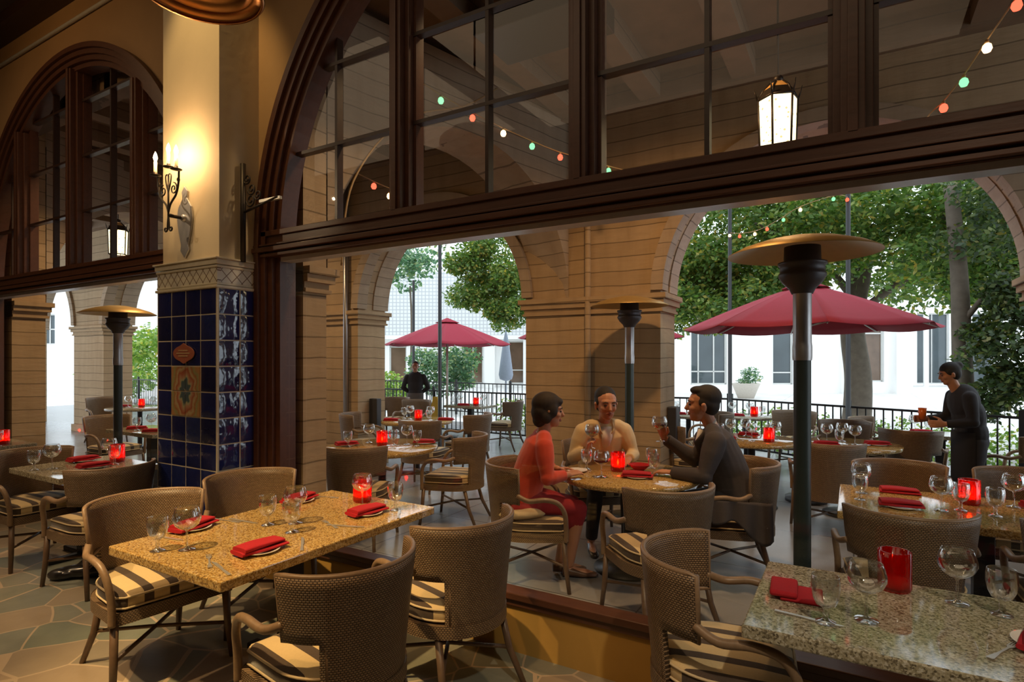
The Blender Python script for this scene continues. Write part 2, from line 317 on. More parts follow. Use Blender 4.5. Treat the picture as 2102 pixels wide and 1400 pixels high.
# ------------------------------------------------------------ mesh builder
class MB:
    def __init__(s): s.v = []; s.f = []; s.m = []; s.uv = {}; s.sm = []
    def add(s, vs, fs, mi=0, uvs=None, smooth=False):
        n = len(s.v); s.v += [tuple(v) for v in vs]
        for i, f in enumerate(fs):
            s.f.append(tuple(n+k for k in f)); s.m.append(mi); s.sm.append(smooth)
            if uvs: s.uv[len(s.f)-1] = uvs[i]
        return s
    def box(s, x0, x1, y0, y1, z0, z1, mi=0, M4=None):
        vs = [Vector((x, y, z)) for z in (z0, z1) for y in (y0, y1) for x in (x0, x1)]
        if M4: vs = [M4 @ v for v in vs]
        return s.add(vs, [(0, 2, 3, 1), (4, 5, 7, 6), (0, 1, 5, 4), (2, 6, 7, 3), (0, 4, 6, 2), (1, 3, 7, 5)], mi)
    def tube(s, pts, rad, seg=10, mi=0, caps=True, side=None, smooth=True):
        """tube through pts; rad: number, list, or list of (a,b) with a along 'side'"""
        pts = [Vector(p) for p in pts]; n = len(pts)
        if not isinstance(rad, (list, tuple)): rad = [rad]*n
        vs = []; fs = []; uvs = []; prev = None; L = 0
        for i, p in enumerate(pts):
            d = (pts[min(i+1, n-1)]-pts[max(i-1, 0)]).normalized()
            if i: L += (p-pts[i-1]).length
            if side is not None: a = Vector(side) - d*d.dot(Vector(side))
            elif prev is not None: a = prev - d*d.dot(prev)
            else: a = Vector((0, 0, 1)).cross(d) if abs(d.z) < .95 else Vector((1, 0, 0)) - d*d.x
            a.normalize(); prev = a; b = d.cross(a)
            r = rad[i]; ra, rb = r if isinstance(r, (list, tuple)) else (r, r)
            for k in range(seg):
                t = 2*PI*k/seg; vs.append(p + a*math.cos(t)*ra + b*math.sin(t)*rb)
        for i in range(n-1):
            for k in range(seg):
                k2 = (k+1) % seg; fs.append((i*seg+k, i*seg+k2, (i+1)*seg+k2, (i+1)*seg+k)); uvs.append(None)
        if caps: fs.append(tuple(range(seg-1, -1, -1))); fs.append(tuple((n-1)*seg+k for k in range(seg)))
        return s.add(vs, fs, mi, None, smooth)
    def lathe(s, prof, seg=24, loc=(0, 0, 0), mi=0, close=False, ribs=0, M4=None):
        vs = []; fs = []; n = len(prof)
        for i, (r, z) in enumerate(prof):
            for k in range(seg):
                t = 2*PI*k/seg; rr = r*(1+(ribs if k % 2 else 0)); v = Vector((loc[0]+rr*math.cos(t), loc[1]+rr*math.sin(t), loc[2]+z))
                vs.append(M4 @ v if M4 else v)
        for i in range(n-1):
            for k in range(seg):
                k2 = (k+1) % seg; fs.append((i*seg+k, i*seg+k2, (i+1)*seg+k2, (i+1)*seg+k))
        if close:
            if prof[0][0] > 1e-5: fs.append(tuple(range(seg-1, -1, -1)))
            if prof[-1][0] > 1e-5: fs.append(tuple((n-1)*seg+k for k in range(seg)))
        return s.add(vs, fs, mi, None, True)
    def ell(s, c, r, M4=None, seg=16, rings=10, mi=0):
        vs = []; fs = []; c = Vector(c)
        for i in range(rings+1):
            a = PI*i/rings
            for k in range(seg):
                t = 2*PI*k/seg; v = Vector((r[0]*math.sin(a)*math.cos(t), r[1]*math.sin(a)*math.sin(t), r[2]*math.cos(a)))+c
                vs.append(M4 @ v if M4 else v)
        for i in range(rings):
            for k in range(seg):
                k2 = (k+1) % seg; fs.append((i*seg+k, (i+1)*seg+k, (i+1)*seg+k2, i*seg+k2))
        return s.add(vs, fs, mi, None, True)
    def prism(s, poly, z0, z1, mi=0, M4=None):
        n = len(poly); vs = [Vector((x, y, z0)) for x, y in poly]+[Vector((x, y, z1)) for x, y in poly]
        if M4: vs = [M4 @ v for v in vs]
        fs = [tuple(range(n-1, -1, -1)), tuple(range(n, 2*n))]+[(i, (i+1) % n, n+(i+1) % n, n+i) for i in range(n)]
        return s.add(vs, fs, mi)
    def grid(s, fn, nu, nv, mi=0, uvfn=None, smooth=True, flip=False, thick=None):
        vs = [Vector(fn(i/nu, j/nv)) for j in range(nv+1) for i in range(nu+1)]
        fs = []; uvs = []
        for j in range(nv):
            for i in range(nu):
                a = j*(nu+1)+i; q = (a, a+1, a+nu+2, a+nu+1); ij = ((i, j), (i+1, j), (i+1, j+1), (i, j+1))
                if flip: q = q[::-1]; ij = ij[::-1]
                fs.append(q)
                if uvfn: uvs.append([uvfn(p[0]/nu, p[1]/nv) for p in ij])
        return s.add(vs, fs, mi, uvs if uvfn else None, smooth)
    def build(s, name, mats, parent=None, bevel=0, sub=0, remesh=0, smooth_it=0, solid=0, autos=False):
        me = bpy.data.meshes.new(name); me.from_pydata(s.v, [], s.f)
        mats = mats if isinstance(mats, (list, tuple)) else [mats]
        for m in mats: me.materials.append(M[m] if isinstance(m, str) else m)
        me.polygons.foreach_set('material_index', s.m)
        me.polygons.foreach_set('use_smooth', s.sm)
        if s.uv:
            ul = me.uv_layers.new(name='UVMap')
            for fi, u in s.uv.items():
                p = me.polygons[fi]
                for k, li in enumerate(p.loop_indices): ul.data[li].uv = u[k]
        me.update(); o = bpy.data.objects.new(name, me); COL.objects.link(o)
        if parent: o.parent = parent
        if solid: md = o.modifiers.new('solid', 'SOLIDIFY'); md.thickness = solid; md.offset = 0
        if bevel: md = o.modifiers.new('bevel', 'BEVEL'); md.width = bevel; md.segments = 2; md.limit_method = 'ANGLE'
        if remesh:
            md = o.modifiers.new('remesh', 'REMESH'); md.mode = 'VOXEL'; md.voxel_size = remesh; md.use_smooth_shade = True
            if smooth_it: md = o.modifiers.new('smooth', 'SMOOTH'); md.iterations = smooth_it; md.factor = .5
        if sub: md = o.modifiers.new('sub', 'SUBSURF'); md.levels = sub; md.render_levels = sub
        return o

def thing(name, label, cat, loc=(0, 0, 0), rz=0, group=None):
    o = bpy.data.objects.new(name, None); COL.objects.link(o); o.location = loc; o.rotation_euler = (0, 0, rz); o.empty_display_size = .1
    tag(o, label, cat, group); return o
def tag(o, label=None, cat=None, group=None, kind=None):
    if label: o['label'] = label
    if cat: o['category'] = cat
    if group: o['group'] = group
    if kind: o['kind'] = kind
    return o
def struct(o, label=None):
    o['kind'] = 'structure'
    if label: o['label'] = label
    return o
def copy_tree(o, parent=None):
    c = o.copy(); COL.objects.link(c); c.parent = parent
    for ch in o.children: copy_tree(ch, c)
    return c
USED = set()
def inst(proto, label, loc, rz=0, group=None, sc=None):
    if proto.name not in USED: o = proto; USED.add(proto.name)
    else: o = copy_tree(proto)
    o.location = loc; o.rotation_euler = (0, 0, rz); o['label'] = label
    if group: o['group'] = group
    if sc: o.scale = (sc,)*3
    return o
def bez(p, n=8):
    """catmull-rom through points"""
    p = [Vector(q) for q in p]; out = []
    for i in range(len(p)-1):
        a, b, c, d = p[max(i-1, 0)], p[i], p[i+1], p[min(i+2, len(p)-1)]
        for k in range(n):
            t = k/n; out.append(.5*((2*b)+(c-a)*t+(2*a-5*b+4*c-d)*t*t+(3*b-a-3*c+d)*t**3))
    out.append(p[-1]); return out

#STRUCTURE
def arch_wall(mb, T, u0, u1, v0, v1, z0, zt, ops, seg=28, mi=0):
    def q(a, b, c, d, flip=False):
        P = [T(*p) for p in (a, b, c, d)]
        mb.add(P, [(0, 1, 2, 3) if not flip else (3, 2, 1, 0)], mi)
    edges = []; cur = u0
    for uc, R, zs in sorted(ops):
        if uc-R > cur+1e-4: edges.append((cur, uc-R))
        cur = uc+R
        for k in range(seg):
            a0, a1 = PI*k/seg, PI*(k+1)/seg
            ua, za = uc-R*math.cos(a0), zs+R*math.sin(a0); ub, zb = uc-R*math.cos(a1), zs+R*math.sin(a1)
            q((ua, v0, za), (ub, v0, zb), (ub, v0, zt), (ua, v0, zt)); q((ua, v1, za), (ub, v1, zb), (ub, v1, zt), (ua, v1, zt), True)
            q((ua, v0, za), (ua, v1, za), (ub, v1, zb), (ub, v0, zb)); q((ua, v0, zt), (ub, v0, zt), (ub, v1, zt), (ua, v1, zt))
    if cur < u1-1e-4: edges.append((cur, u1))
    for a, b in edges:
        vs = [T(x, y, z) for z in (z0, zt) for y in (v0, v1) for x in (a, b)]
        mb.add(vs, [(0, 2, 3, 1), (4, 5, 7, 6), (0, 1, 5, 4), (2, 6, 7, 3), (0, 4, 6, 2), (1, 3, 7, 5)], mi)
def arc_ring(mb, uc, zs, R0, R1, v0, v1, T=lambda u, v, z: (u, v, z), a0=0, a1=PI, seg=40, mi=0):
    for k in range(seg):
        A, B = a0+(a1-a0)*k/seg, a0+(a1-a0)*(k+1)/seg
        P = [T(uc-r*math.cos(a), v, zs+r*math.sin(a)) for a in (A, B) for v in (v0, v1) for r in (R0, R1)]
        # order: A:(v0 R0)(v0 R1)(v1 R0)(v1 R1) B:...
        mb.add(P, [(0, 1, 5, 4), (2, 6, 7, 3), (0, 4, 6, 2), (1, 3, 7, 5)], mi)
I3 = lambda u, v, z: (u, v, z)

# floors, ceilings and outer shell
struct(MB().box(-13, 4, -4, 2.86, -.2, 0).build('floor', 'flagstone'))
struct(MB().box(-24, 9, 2.86, 11.6, -.2, 0).build('patio_floor', 'patio'), 'grey slab floor of the patio')
struct(MB().box(-70, 70, 11.6, 90, -.2, -.03).build('plaza_ground', 'plaza'), 'pale paved plaza beyond the fence')
struct(MB().box(-13, 4, -4, 2.82, 5.42, 5.6).build('ceiling', 'dark_ceiling'))
struct(MB().box(-13, 4, -4.2, -4, 0, 5.6).build('wall_back', 'ceil'))
struct(MB().box(-13.2, -13, -4.2, 3.05, 0, 5.6).build('wall_left', 'ceil'))
struct(MB().box(4, 4.2, -4.2, 3.05, 0, 5.6).build('wall_right', 'ceil'))
mb = MB(); arch_wall(mb, I3, -13, 4, 2.82, 3.05, 0, 5.6, [(-12.36, .6, 2.48), (-6.93, 2.32, 2.48), (-1.5, 2.38, 2.48), (3.4, .55, 2.48)], 48)
struct(mb.build('wall_front', 'plaster'))
mb = MB(); mb.tube([(-13, 2.80, 5.08), (4, 2.80, 5.08)], .018, 8); struct(mb.build('trim_1', 'white_metal'), 'thin pale conduit along the wall near the ceiling')
mb = MB(); mb.box(-13, 4, 2.60, 2.82, 5.30, 5.42); struct(mb.build('trim_2', 'dark_wood'), 'dark cornice where the wall meets the ceiling')

# big windows: low wall, sill, jambs, transom, mullions, glass
def window(idx, xc, R, mull, munt, hz, zs=2.48, low=True):
    w = thing('window_%d' % idx, None, None); struct(w, 'arched dark wood window wall number %d' % idx)
    Ri = R-.20
    if low:
        struct(MB().box(xc-R, xc+R, 2.815, 2.875, 0, .265).build('trim_%d' % (10+idx), 'low_wall'), 'low yellow plaster wall under the big window')
    f = MB()
    for r0, r1, y0, y1 in ((R-.05, R, 2.76, 3.0), (R-.10, R-.045, 2.785, 2.98), (R-.15, R-.095, 2.81, 2.98), (R-.20, R-.145, 2.84, 2.98)):
        arc_ring(f, xc, zs, r0, r1, y0, y1, seg=56)
        for sg in (-1, 1):
            a, b = sorted((xc+sg*r0, xc+sg*r1)); f.box(a, b, y0, y1, .265, zs)
    f.build('frame', 'frame_wood', w)
    s = MB(); s.box(xc-R, xc+R, 2.775, 2.885, .305, .345); s.box(xc-R, xc+R, 2.795, 2.885, .262, .305); s.build('sill', 'frame_wood', w, bevel=.006)
    t = MB(); t.box(xc-R+.02, xc+R-.02, 2.80, 3.0, 2.405, 2.60)
    for z0, z1, y in ((2.405, 2.43, 2.775), (2.44, 2.475, 2.755), (2.485, 2.50, 2.77), (2.56, 2.60, 2.785)): t.box(xc-R-.04, xc+R+.04, y, 2.82, z0, z1)
    MB().box(xc-R+.2, xc+R-.2, 2.845, 2.95, 2.375, 2.405).build('daylit_strip', simple('daylight_grey', (.55, .55, .62), .3), w); t.build('transom', 'frame_wood', w, bevel=.004)  # added strip; its pale grey stands in for daylight caught under the transom
    def top(x): return zs+math.sqrt(max(0, (Ri+.02)**2-(x-xc)**2))
    for x in mull:
        b = MB(); b.box(x-.045, x+.045, 2.80, 3.0, 2.59, top(x)); b.box(x-.075, x+.075, 2.85, 2.98, 2.59, top(x)); b.box(x-.02, x+.02, 2.785, 2.82, 2.59, top(x)); b.build('mullion', 'frame_wood', w, bevel=.003)
    b = MB()
    for x in munt: b.box(x-.012, x+.012, 2.895, 2.95, 2.60, top(x))
    for z in hz:
        hw = math.sqrt(max(0, Ri**2-(z-zs)**2)); b.box(xc-hw, xc+hw, 2.893, 2.948, z-.012, z+.012)
    b.build('glazing_bars', 'dark_wood', w)
    e = MB(); e.box(xc-R+.2, xc+R-.2, 2.90, 2.98, 2.60, 2.635); xs = [xc-R+.2]+list(mull)+[xc+R-.2]
    for a, c in zip(xs[:-1], xs[1:]): 
        for xx in (a+.075 if a != xs[0] else a, c-.075 if c != xs[-1] else c):
            if abs(xx-xc) < Ri-.1: e.box(xx-.02, xx+.02, 2.90, 2.975, 2.60, top(xx)-.01)
    e.build('sash', 'frame_wood', w)
    g = MB(); n = 48; hw = Ri+.01
    poly = [(xc-hw*math.cos(PI*k/n), zs+hw*math.sin(PI*k/n)) for k in range(n+1)]
    poly = [(x, max(z, 2.5)) for x, z in poly]
    g.add([(x, 2.925, z) for x, z in poly], [tuple(range(len(poly)))]); g.build('upper_pane', 'pane', w)
    MB().add([(xc-R+.15, 2.868, .34), (xc+R-.15, 2.868, .34), (xc+R-.15, 2.868, 2.41), (xc-R+.15, 2.868, 2.41)], [(0, 1, 2, 3)]).build('lower_pane', 'pane', w)
    return w
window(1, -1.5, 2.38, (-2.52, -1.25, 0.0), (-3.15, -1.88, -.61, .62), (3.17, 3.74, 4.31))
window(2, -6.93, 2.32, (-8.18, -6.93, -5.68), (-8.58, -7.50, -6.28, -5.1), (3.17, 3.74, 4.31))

# arcade
mb = MB(); arch_wall(mb, I3, -22, 8, 6.3, 6.88, 0, 4.7, [(-.24, 1.58, 2.35), (-4.95, 1.44, 2.37), (-8.62, 1.27, 2.37), (-12.51, 1.45, 2.37), (-16.75, 1.45, 2.37), (4.5, 1.45, 2.37)])
struct(mb.build('wall_arcade', 'board'), 'board-marked concrete arcade wall')
mb = MB()
for uc, R in ((-.24, 1.58), (-4.95, 1.44), (-8.62, 1.27), (-12.51, 1.45), (-16.75, 1.45)):
    arc_ring(mb, uc, 2.37, R-.035, R+.10, 6.25, 6.45, a0=.02, a1=PI-.02); arc_ring(mb, uc, 2.37, R-.02, R+.03, 6.60, 6.93, a0=.02, a1=PI-.02)
struct(mb.build('trim_3', 'arch'), 'raised concrete bands round the arches')
mb = MB()
for a, b in ((-1.82-1.69, -1.82), (1.34, 3.05), (-7.35, -6.39), (-11.06, -9.89), (-15.3, -13.96)):
    for z0, z1, e in ((2.17, 2.20, .03), (2.20, 2.25, .015), (2.25, 2.31, .05), (2.31, 2.37, .075), (0, .16, .04)):
        mb.box(a-e, b+e, 6.3-e, 6.88+e, z0, z1)
struct(mb.build('trim_4', 'board'), 'moulded caps and plinths of the arcade piers')
# buttresses behind the dining room wall with cross arches over the arcade
for k, (xa, ya, xb, wd) in enumerate(((-3.68, 3.28, -2.92, .95), (-9.03, 3.40, -9.95, .95))):
    mb = MB(); mb.box(xa-wd, xa, 3.05, ya, 0, 4.6)
    for z0, z1, e in ((2.17, 2.20, .03), (2.20, 2.25, .015), (2.25, 2.31, .05), (2.31, 2.37, .075)): mb.box(xa-wd-e, xa+e, 3.05, ya+e, z0, z1)
    struct(mb.build('wall_buttress', 'board'), 'board-marked buttress beside the window')
    A = Vector((xa, ya, 0)); B = Vector((xb, 6.3, 0)); d = (B-A); Ln = d.length; d.normalize(); nn = Vector((-d.y, d.x, 0))
    mb = MB(); arch_wall(mb, lambda u, v, z: tuple(A+d*u+nn*v+Vector((0, 0, z))), 0, Ln, 0, .6, 4.4, 4.6, [(Ln/2, Ln/2-.01, 2.37)])
    struct(mb.build('wall_cross_arch', 'arch'), 'cross arch spanning the arcade')
mb = MB(); mb.box(-22, 8, 3.05, 6.88, 4.7, 4.9)
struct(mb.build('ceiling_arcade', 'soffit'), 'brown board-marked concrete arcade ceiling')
x = -21
mb = MB()
while x < 7.5: mb.box(x, x+.22, 3.05, 6.3, 4.46, 4.7); x += .95
mb.box(-22, 8, 3.05, 3.2, 4.4, 4.7); mb.box(-22, 8, 6.15, 6.3, 4.44, 4.7)
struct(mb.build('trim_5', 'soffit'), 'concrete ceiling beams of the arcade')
struct(MB().box(-24, 9, 3.05, 3.2, 4.9, 8).build('wall_upper', 'stucco'), 'pale upper wall above the arcade roof')
# pipes and wires
def pole(name, label, cat, pts, r, mat, grp=None): return tag(MB().tube(pts, r, 10).build(name, mat), label, cat, grp)
pole('downspout', 'brown drainpipe running down the middle of the central arcade pier', 'drainpipe', [(-2.66, 6.255, 0), (-2.66, 6.255, 4.4)], .035, 'board')
pole('downspout', 'pale drainpipe on the pier left of the left patio arch', 'drainpipe', [(-6.59, 6.25, 0), (-6.59, 6.25, 4.4)], .04, 'silver')
tag(MB().tube(bez([(-3.55, 3.32, 2.4), (-3.52, 3.42, 3.1), (-3.40, 3.9, 3.75), (-3.25, 4.6, 4.1), (-3.12, 5.0, 4.4)]), .008, 6).build('cable', 'wire'), 'loose cable looping over the face of the cross arch', 'cable')

# ------------------------------------------------------------ tiled pillar
struct(MB().box(-4.62, -3.9, 2.50, 2.84, 0, 5.45).build('pillar_column', 'column'), 'cream plaster column between the two big windows')
X0, X1, Y0, Y1 = -4.655, -3.885, 2.475, 2.82
tp = thing('tile_cladding', 'cobalt blue glazed tile cladding with a painted panel on the lower column', 'tiles', (-4.27, 2.65, 0)); tp['kind'] = 'structure'
off = Vector((4.27, -2.65, 0)); OFF = Matrix.Translation(off)
MB().box(X0+.001, X1-.001, Y0+.001, Y1, 0, 2.16, M4=OFF).build('grout_bed', 'grout', tp)
mb = MB(); ph = .187
def tile(mb, o, eu, en, w, h, mi=0):
    """pillowed glazed tile: o lower-left, eu unit along, en outward normal"""
    ax, ay = random.uniform(-.004, .004), random.uniform(-.004, .004)
    def f(u, v):
        e = 1-max(abs(2*u-1), abs(2*v-1))**6; bl = .001+.0055*e+.0016*math.sin(u*5+ax*300)*e
        return o+eu*(u*w)+Vector((0, 0, v*h))+en*(bl+ax*(u-.5)*.5+ay*(v-.5)*.5)+off
    mb.grid(f, 6, 6, mi, smooth=True, flip=False)
g = .009
for r in range(12):
    z0 = 2.155-ph*(r+1)
    for c in range(4):
        w = (X1-X0-.02)/4
        if r in (3, 4) and c in (1, 2): continue
        if r == 2 and c in (1, 2): pass
        tile(mb, Vector((X0+.01+c*w+g/2, Y0, z0+g/2)), Vector((1, 0, 0)), Vector((0, -1, 0)), w-g, ph-g)
    for c in range(2):
        w = (Y1-Y0-.01)/2; tile(mb, Vector((X1, Y0+.01+c*w+g/2, z0+g/2)), Vector((0, 1, 0)), Vector((1, 0, 0)), w-g, ph-g)
        tile(mb, Vector((X0, Y0+.01+(c+1)*w-g/2, z0+g/2)), Vector((0, -1, 0)), Vector((-1, 0, 0)), w-g, ph-g)
mb.build('glazed_tiles', 'tile', tp)
w = (X1-X0-.02)/4; cx = X0+.01+2*w; cz = 2.155-ph*4
mb = MB()
for i in (-1, 0):
    for j in (-1, 0): mb.box(i*w+g/2, i*w+w-g/2, -.006, .004, j*ph+g/2, j*ph+ph-g/2)
o = mb.build('painted_panel', 'mural', tp, bevel=.003); o.location = Vector((cx, Y0, cz))+off
mb = MB(); pl = [(-.135*math.cos(a), .060*math.sin(a)*(1+.28*abs(math.sin(a))**40)) for a in [2*PI*k/40 for k in range(40)]]
mb.prism(pl, 0, .008, M4=Matrix.Rotation(PI/2, 4, 'X')); o = mb.build('medallion', simple('pink_medallion', (.40, .13, .08), .3), tp, bevel=.003); o.location = Vector((cx, Y0-.012, 2.155-ph*2.5))+off
mb = MB()
for dz, hw in ((.022, .06), (.002, .085), (-.018, .06)): mb.box(-hw, hw, -.003, 0, dz-.005, dz+.004)
mr = MB()
o = mb.build('painted_lines', simple('tan_glaze', (.55, .38, .22), .3), tp); o.location = Vector((cx, Y0-.020, 2.155-ph*2.5))+off
for ax, nm in (('x', 0), ('y', 1)):
    mb = MB()
    if ax == 'x': mb.box(X0, X1+.002, Y0, Y0+.03, 2.195, 2.30, M4=OFF)
    else: mb.box(X1-.03, X1+.001, Y0+.001, Y1, 2.195, 2.30, M4=OFF); mb.box(X0-.001, X0+.03, Y0+.001, Y1, 2.195, 2.30, M4=OFF)
    mb.build('diamond_frieze', 'frieze_'+ax, tp)
mb = MB()
for z0, z1, e in ((2.155, 2.175, .012), (2.178, 2.195, .004), (2.30, 2.318, .008), (2.322, 2.36, .014), (2.36, 2.372, .026)):
    mb.box(X0-e, X1+e, Y0-e, Y1, z0, z1, M4=OFF)
mb.build('cap_moulding', simple('ivory_glaze', (.58, .53, .42), .25), tp, bevel=.004)

#OBJECTS
# ------------------------------------------------------------ armchair
def outline(R=.28, xf=.27, w=.28, n=22):
    pts = [(xf-.03, -w), (xf, -w+.03), (xf, 0), (xf, w-.03), (xf-.03, w)]
    pts += [(-R*math.sin(PI*k/n), R*math.cos(PI*k/n)) for k in range(n+1)]
    return pts
def make_chair():
    t = thing('wicker_armchair', 'x', 'chair')
    # back: notched wrap-around panel
    nu, nz = 30, 12; TH = math.radians(76); vs = []; idx = {}; mb = MB()
    def R(z): return .262+.048*max(0, (z-.38)/.49)**1.2
    def bp(th, z): 
        r = R(z); return Vector((-r*math.cos(th)*1.0, r*math.sin(th)*.98, z))
    zs = [.38+(.87-.38)*j/nz for j in range(nz+1)]
    fs = []; uvs = []
    for j in range(nz+1):
        for i in range(nu+1):
            th = -TH+2*TH*i/nu; vs.append(bp(th, zs[j]))
    for j in range(nz):
        for i in range(nu):
            th = -TH+2*TH*(i+.5)/nu
            if zs[j] < .60 and abs(th) > math.radians(44): continue
            a = j*(nu+1)+i; fs.append((a, a+1, a+nu+2, a+nu+1))
            uvs.append([(.31*(-TH+2*TH*p/nu), zs[q]) for p, q in ((i, j), (i+1, j), (i+1, j+1), (i, j+1))])
    mb.add(vs, fs, 0, uvs, True); mb.build('backrest', 'wicker', t, solid=.022)
    e = MB(); t44 = -TH+2*TH*7/nu; zm = zs[6]
    loop = [bp(-t44*-1 if False else t44, .39)]+[bp(t44, zm)]+[bp(-TH, zm)]+[bp(-TH, .75)]+[bp(-TH+2*TH*k/24, .872) for k in range(25)]+[bp(TH, .75), bp(TH, zm), bp(-t44, zm), bp(-t44, .39)]
    e.tube(loop, .0115, 8); e.build('edge_braid', 'cane', t)
    for s in (-1, 1):
        a = MB(); a.tube(bez([bp(s*TH, .685)+Vector((-.01, 0, 0)), (.0, s*.308, .655), (.11, s*.318, .665), (.20, s*.308, .64), (.250, s*.296, .57), (.262, s*.284, .47), (.262, s*.282, .36)], 6), .0175, 10); a.build('arm', 'cane', t)
    f = MB(); ol = outline(); n = len(ol); per = [0]
    for k in range(n): per.append(per[-1]+(Vector(ol[k])-Vector(ol[(k+1) % n])).length)
    f.grid(lambda u, v: (ol[round(u*n) % n][0], ol[round(u*n) % n][1], .355+v*.062), n, 3, uvfn=lambda u, v: (per[round(u*n)], .355+v*.062), smooth=True)
    f.add([(x, y, .36) for x, y in ol], [tuple(range(n-1, -1, -1))]); f.add([(x, y, .414) for x, y in ol], [tuple(range(n))]); f.build('seat_frame', 'wicker', t)
    c = MB(); oc = outline(.252, .262, .255); n = len(oc); prof = [(.416, .95), (.428, 1.0), (.478, 1.0), (.492, .97), (.501, .86), (.507, .5)]
    vs = [(x*s, y*s, z) for z, s in prof for x, y in oc]; fs = [tuple(range(n-1, -1, -1))]
    for j in range(len(prof)-1): fs += [(j*n+k, j*n+(k+1) % n, (j+1)*n+(k+1) % n, (j+1)*n+k) for k in range(n)]
    fs.append(tuple((len(prof)-1)*n+k for k in range(n))); c.add(vs, fs, 0, None, True); cu = c.build('cushion', 'cushion', t)
    p = MB()
    for z in (.430, .482): p.tube([(x*1.005, y*1.005, z) for x, y in oc+[oc[0]]], .0055, 6, caps=False)
    p.build('piping', 'piping', cu)
    for s in (-1, 1):
        MB().tube([(.25, s*.268, .37), (.262, s*.275, .18), (.285, s*.288, 0)], [.019, .018, .014], 10).build('leg', 'leg', t)
        MB().tube([(-.15, s*.20, .37), (-.20, s*.215, .18), (-.285, s*.245, 0)], [.019, .018, .014], 10).build('leg', 'leg', t)
    st = MB(); 
    for s in (-1, 1): st.tube([(.262, s*.275, .185), (.03, 0, .20), (-.20, -s*.215, .185)], .0105, 8)
    st.build('stretcher', 'leg', t)
    return t
CH = make_chair(); D2R = math.radians
GCH = 'woven rattan armchairs with striped cushions'
def chair(x, y, deg, label): return inst(CH, label, (x, y, 0), D2R(deg), GCH)
chair(-1.81, 1.67, 170, 'foreground rattan armchair, curved back to us, at the front of the long granite table')
chair(-1.755, 2.375, 165, 'rattan armchair on the right side of the long granite table, at its window end')
chair(-3.29, 1.73, -7, 'lamp-lit rattan armchair with golden striped seat at the left side of the long granite table')
chair(-3.37, 2.42, -14, 'rattan armchair standing against the blue tiled pillar beside the long granite table')
chair(-.45, 2.42, 8, 'rattan armchair seen side on at the left end of the grey corner table')
chair(-4.77, 2.17, 180, 'rattan armchair in shade left of the tiled pillar, back turned to the pillar')
chair(-5.86, 2.15, 2, 'rattan armchair with striped seat at the left edge, drawn up to the small inside table')
chair(-2.10, 3.80, 30, 'rattan armchair on the patio in which the woman in orange sits')
chair(-1.03, 3.60, 134, 'empty rattan armchair with yellow striped seat at the round table of the three diners')
chair(-.77, 4.62, 196, 'rattan armchair on the patio in which the man in the dark suit sits')
chair(-2.06, 5.02, -52, 'rattan armchair in which the man in the cream shirt sits')
chair(.24, 3.70, 98, 'rattan armchair just outside the glass, broad back towards us behind the red candle jar')
chair(1.00, 3.76, 92, 'rattan armchair just outside the glass at the right edge of the picture')
chair(.30, 5.02, -82, 'rattan armchair on the far side of the patio table with two red napkin bars')
chair(1.02, 5.06, -92, 'rattan armchair at the far right corner of the patio table with two red napkin bars')
chair(-3.86, 3.80, 116, 'dark rattan armchair, back to us, just behind the candle of the long granite table')
chair(-3.48, 4.80, 196, 'rattan armchair in side view with banded seat, left of the woman in orange')
chair(-4.72, 5.78, 100, 'rattan armchair with its back to us in front of the left patio arch')
chair(-5.95, 5.95, 35, 'rattan armchair by the pale pier left of the left patio arch')
chair(-4.65, 6.72, 185, 'rattan armchair standing in the left patio arch, seen from its side')
chair(-7.75, 8.60, -65, 'olive backed armchair farther out, in front of the waiter in black')
chair(-6.95, 8.25, -80, 'armchair farther out, right of the waiter and left of the fence table')
chair(-5.45, 9.05, 185, 'armchair at the right side of the small table by the far fence')
chair(-.20, 6.18, 100, 'rattan armchair with its broad back to us, right of the tall patio heater')
chair(-1.66, 6.90, 20, 'pale armchair just behind the suited man, by the arcade pier')
chair(.26, 8.80, -10, 'blue-grey armchair by the fence, turned to the small square table')
chair(.55, 7.74, 80, 'rattan armchair in front of the small square fence table')
chair(1.50, 7.75, 150, 'dark brown armchair behind the standing waitress')
chair(-.75, 9.30, -95, 'grey armchair beyond the round table with the burning candle')
chair(-.10, 8.14, -100, 'brown armchair beyond the patio heater pole')
chair(-1.75, 8.55, 200, 'dusky armchair seen over the suited man\'s shoulder')
chair(-8.55, 3.95, 5, 'brown armchair seen through the left window, left of the outside table')
chair(-6.55, 4.25, 185, 'armchair seen through the left window, right of the outside table')
chair(-12.7, 5.75, -5, 'armchair seen small through the left window by the farther table')

# ------------------------------------------------------------ tables
def rect_table(label, x0, x1, y0, y1, mat, th=.045, posts=1):
    cx, cy = (x0+x1)/2, (y0+y1)/2; hx, hy = (x1-x0)/2, (y1-y0)/2
    t = thing('dining_table', label, 'table', (cx, cy, 0))
    MB().box(-hx, hx, -hy, hy, .75-th, .75).build('tabletop', mat, t, bevel=.006)
    p = MB(); p.box(-.05, .05, -.05, .05, .04, .69); p.box(-.045, .045, -min(hy*.7, .4), min(hy*.7, .4), .68, .703); p.box(-min(hx*.7, .4), min(hx*.7, .4), -.045, .045, .68, .703); p.build('pedestal', 'black_metal', t, bevel=.004)
    f = MB(); f.box(-min(hx*.75, .33), min(hx*.75, .33), -.035, .035, 0, .04); f.box(-.035, .035, -min(hy*.75, .36), min(hy*.75, .36), 0, .04); f.build('foot', 'black_metal', t, bevel=.008)
    return t
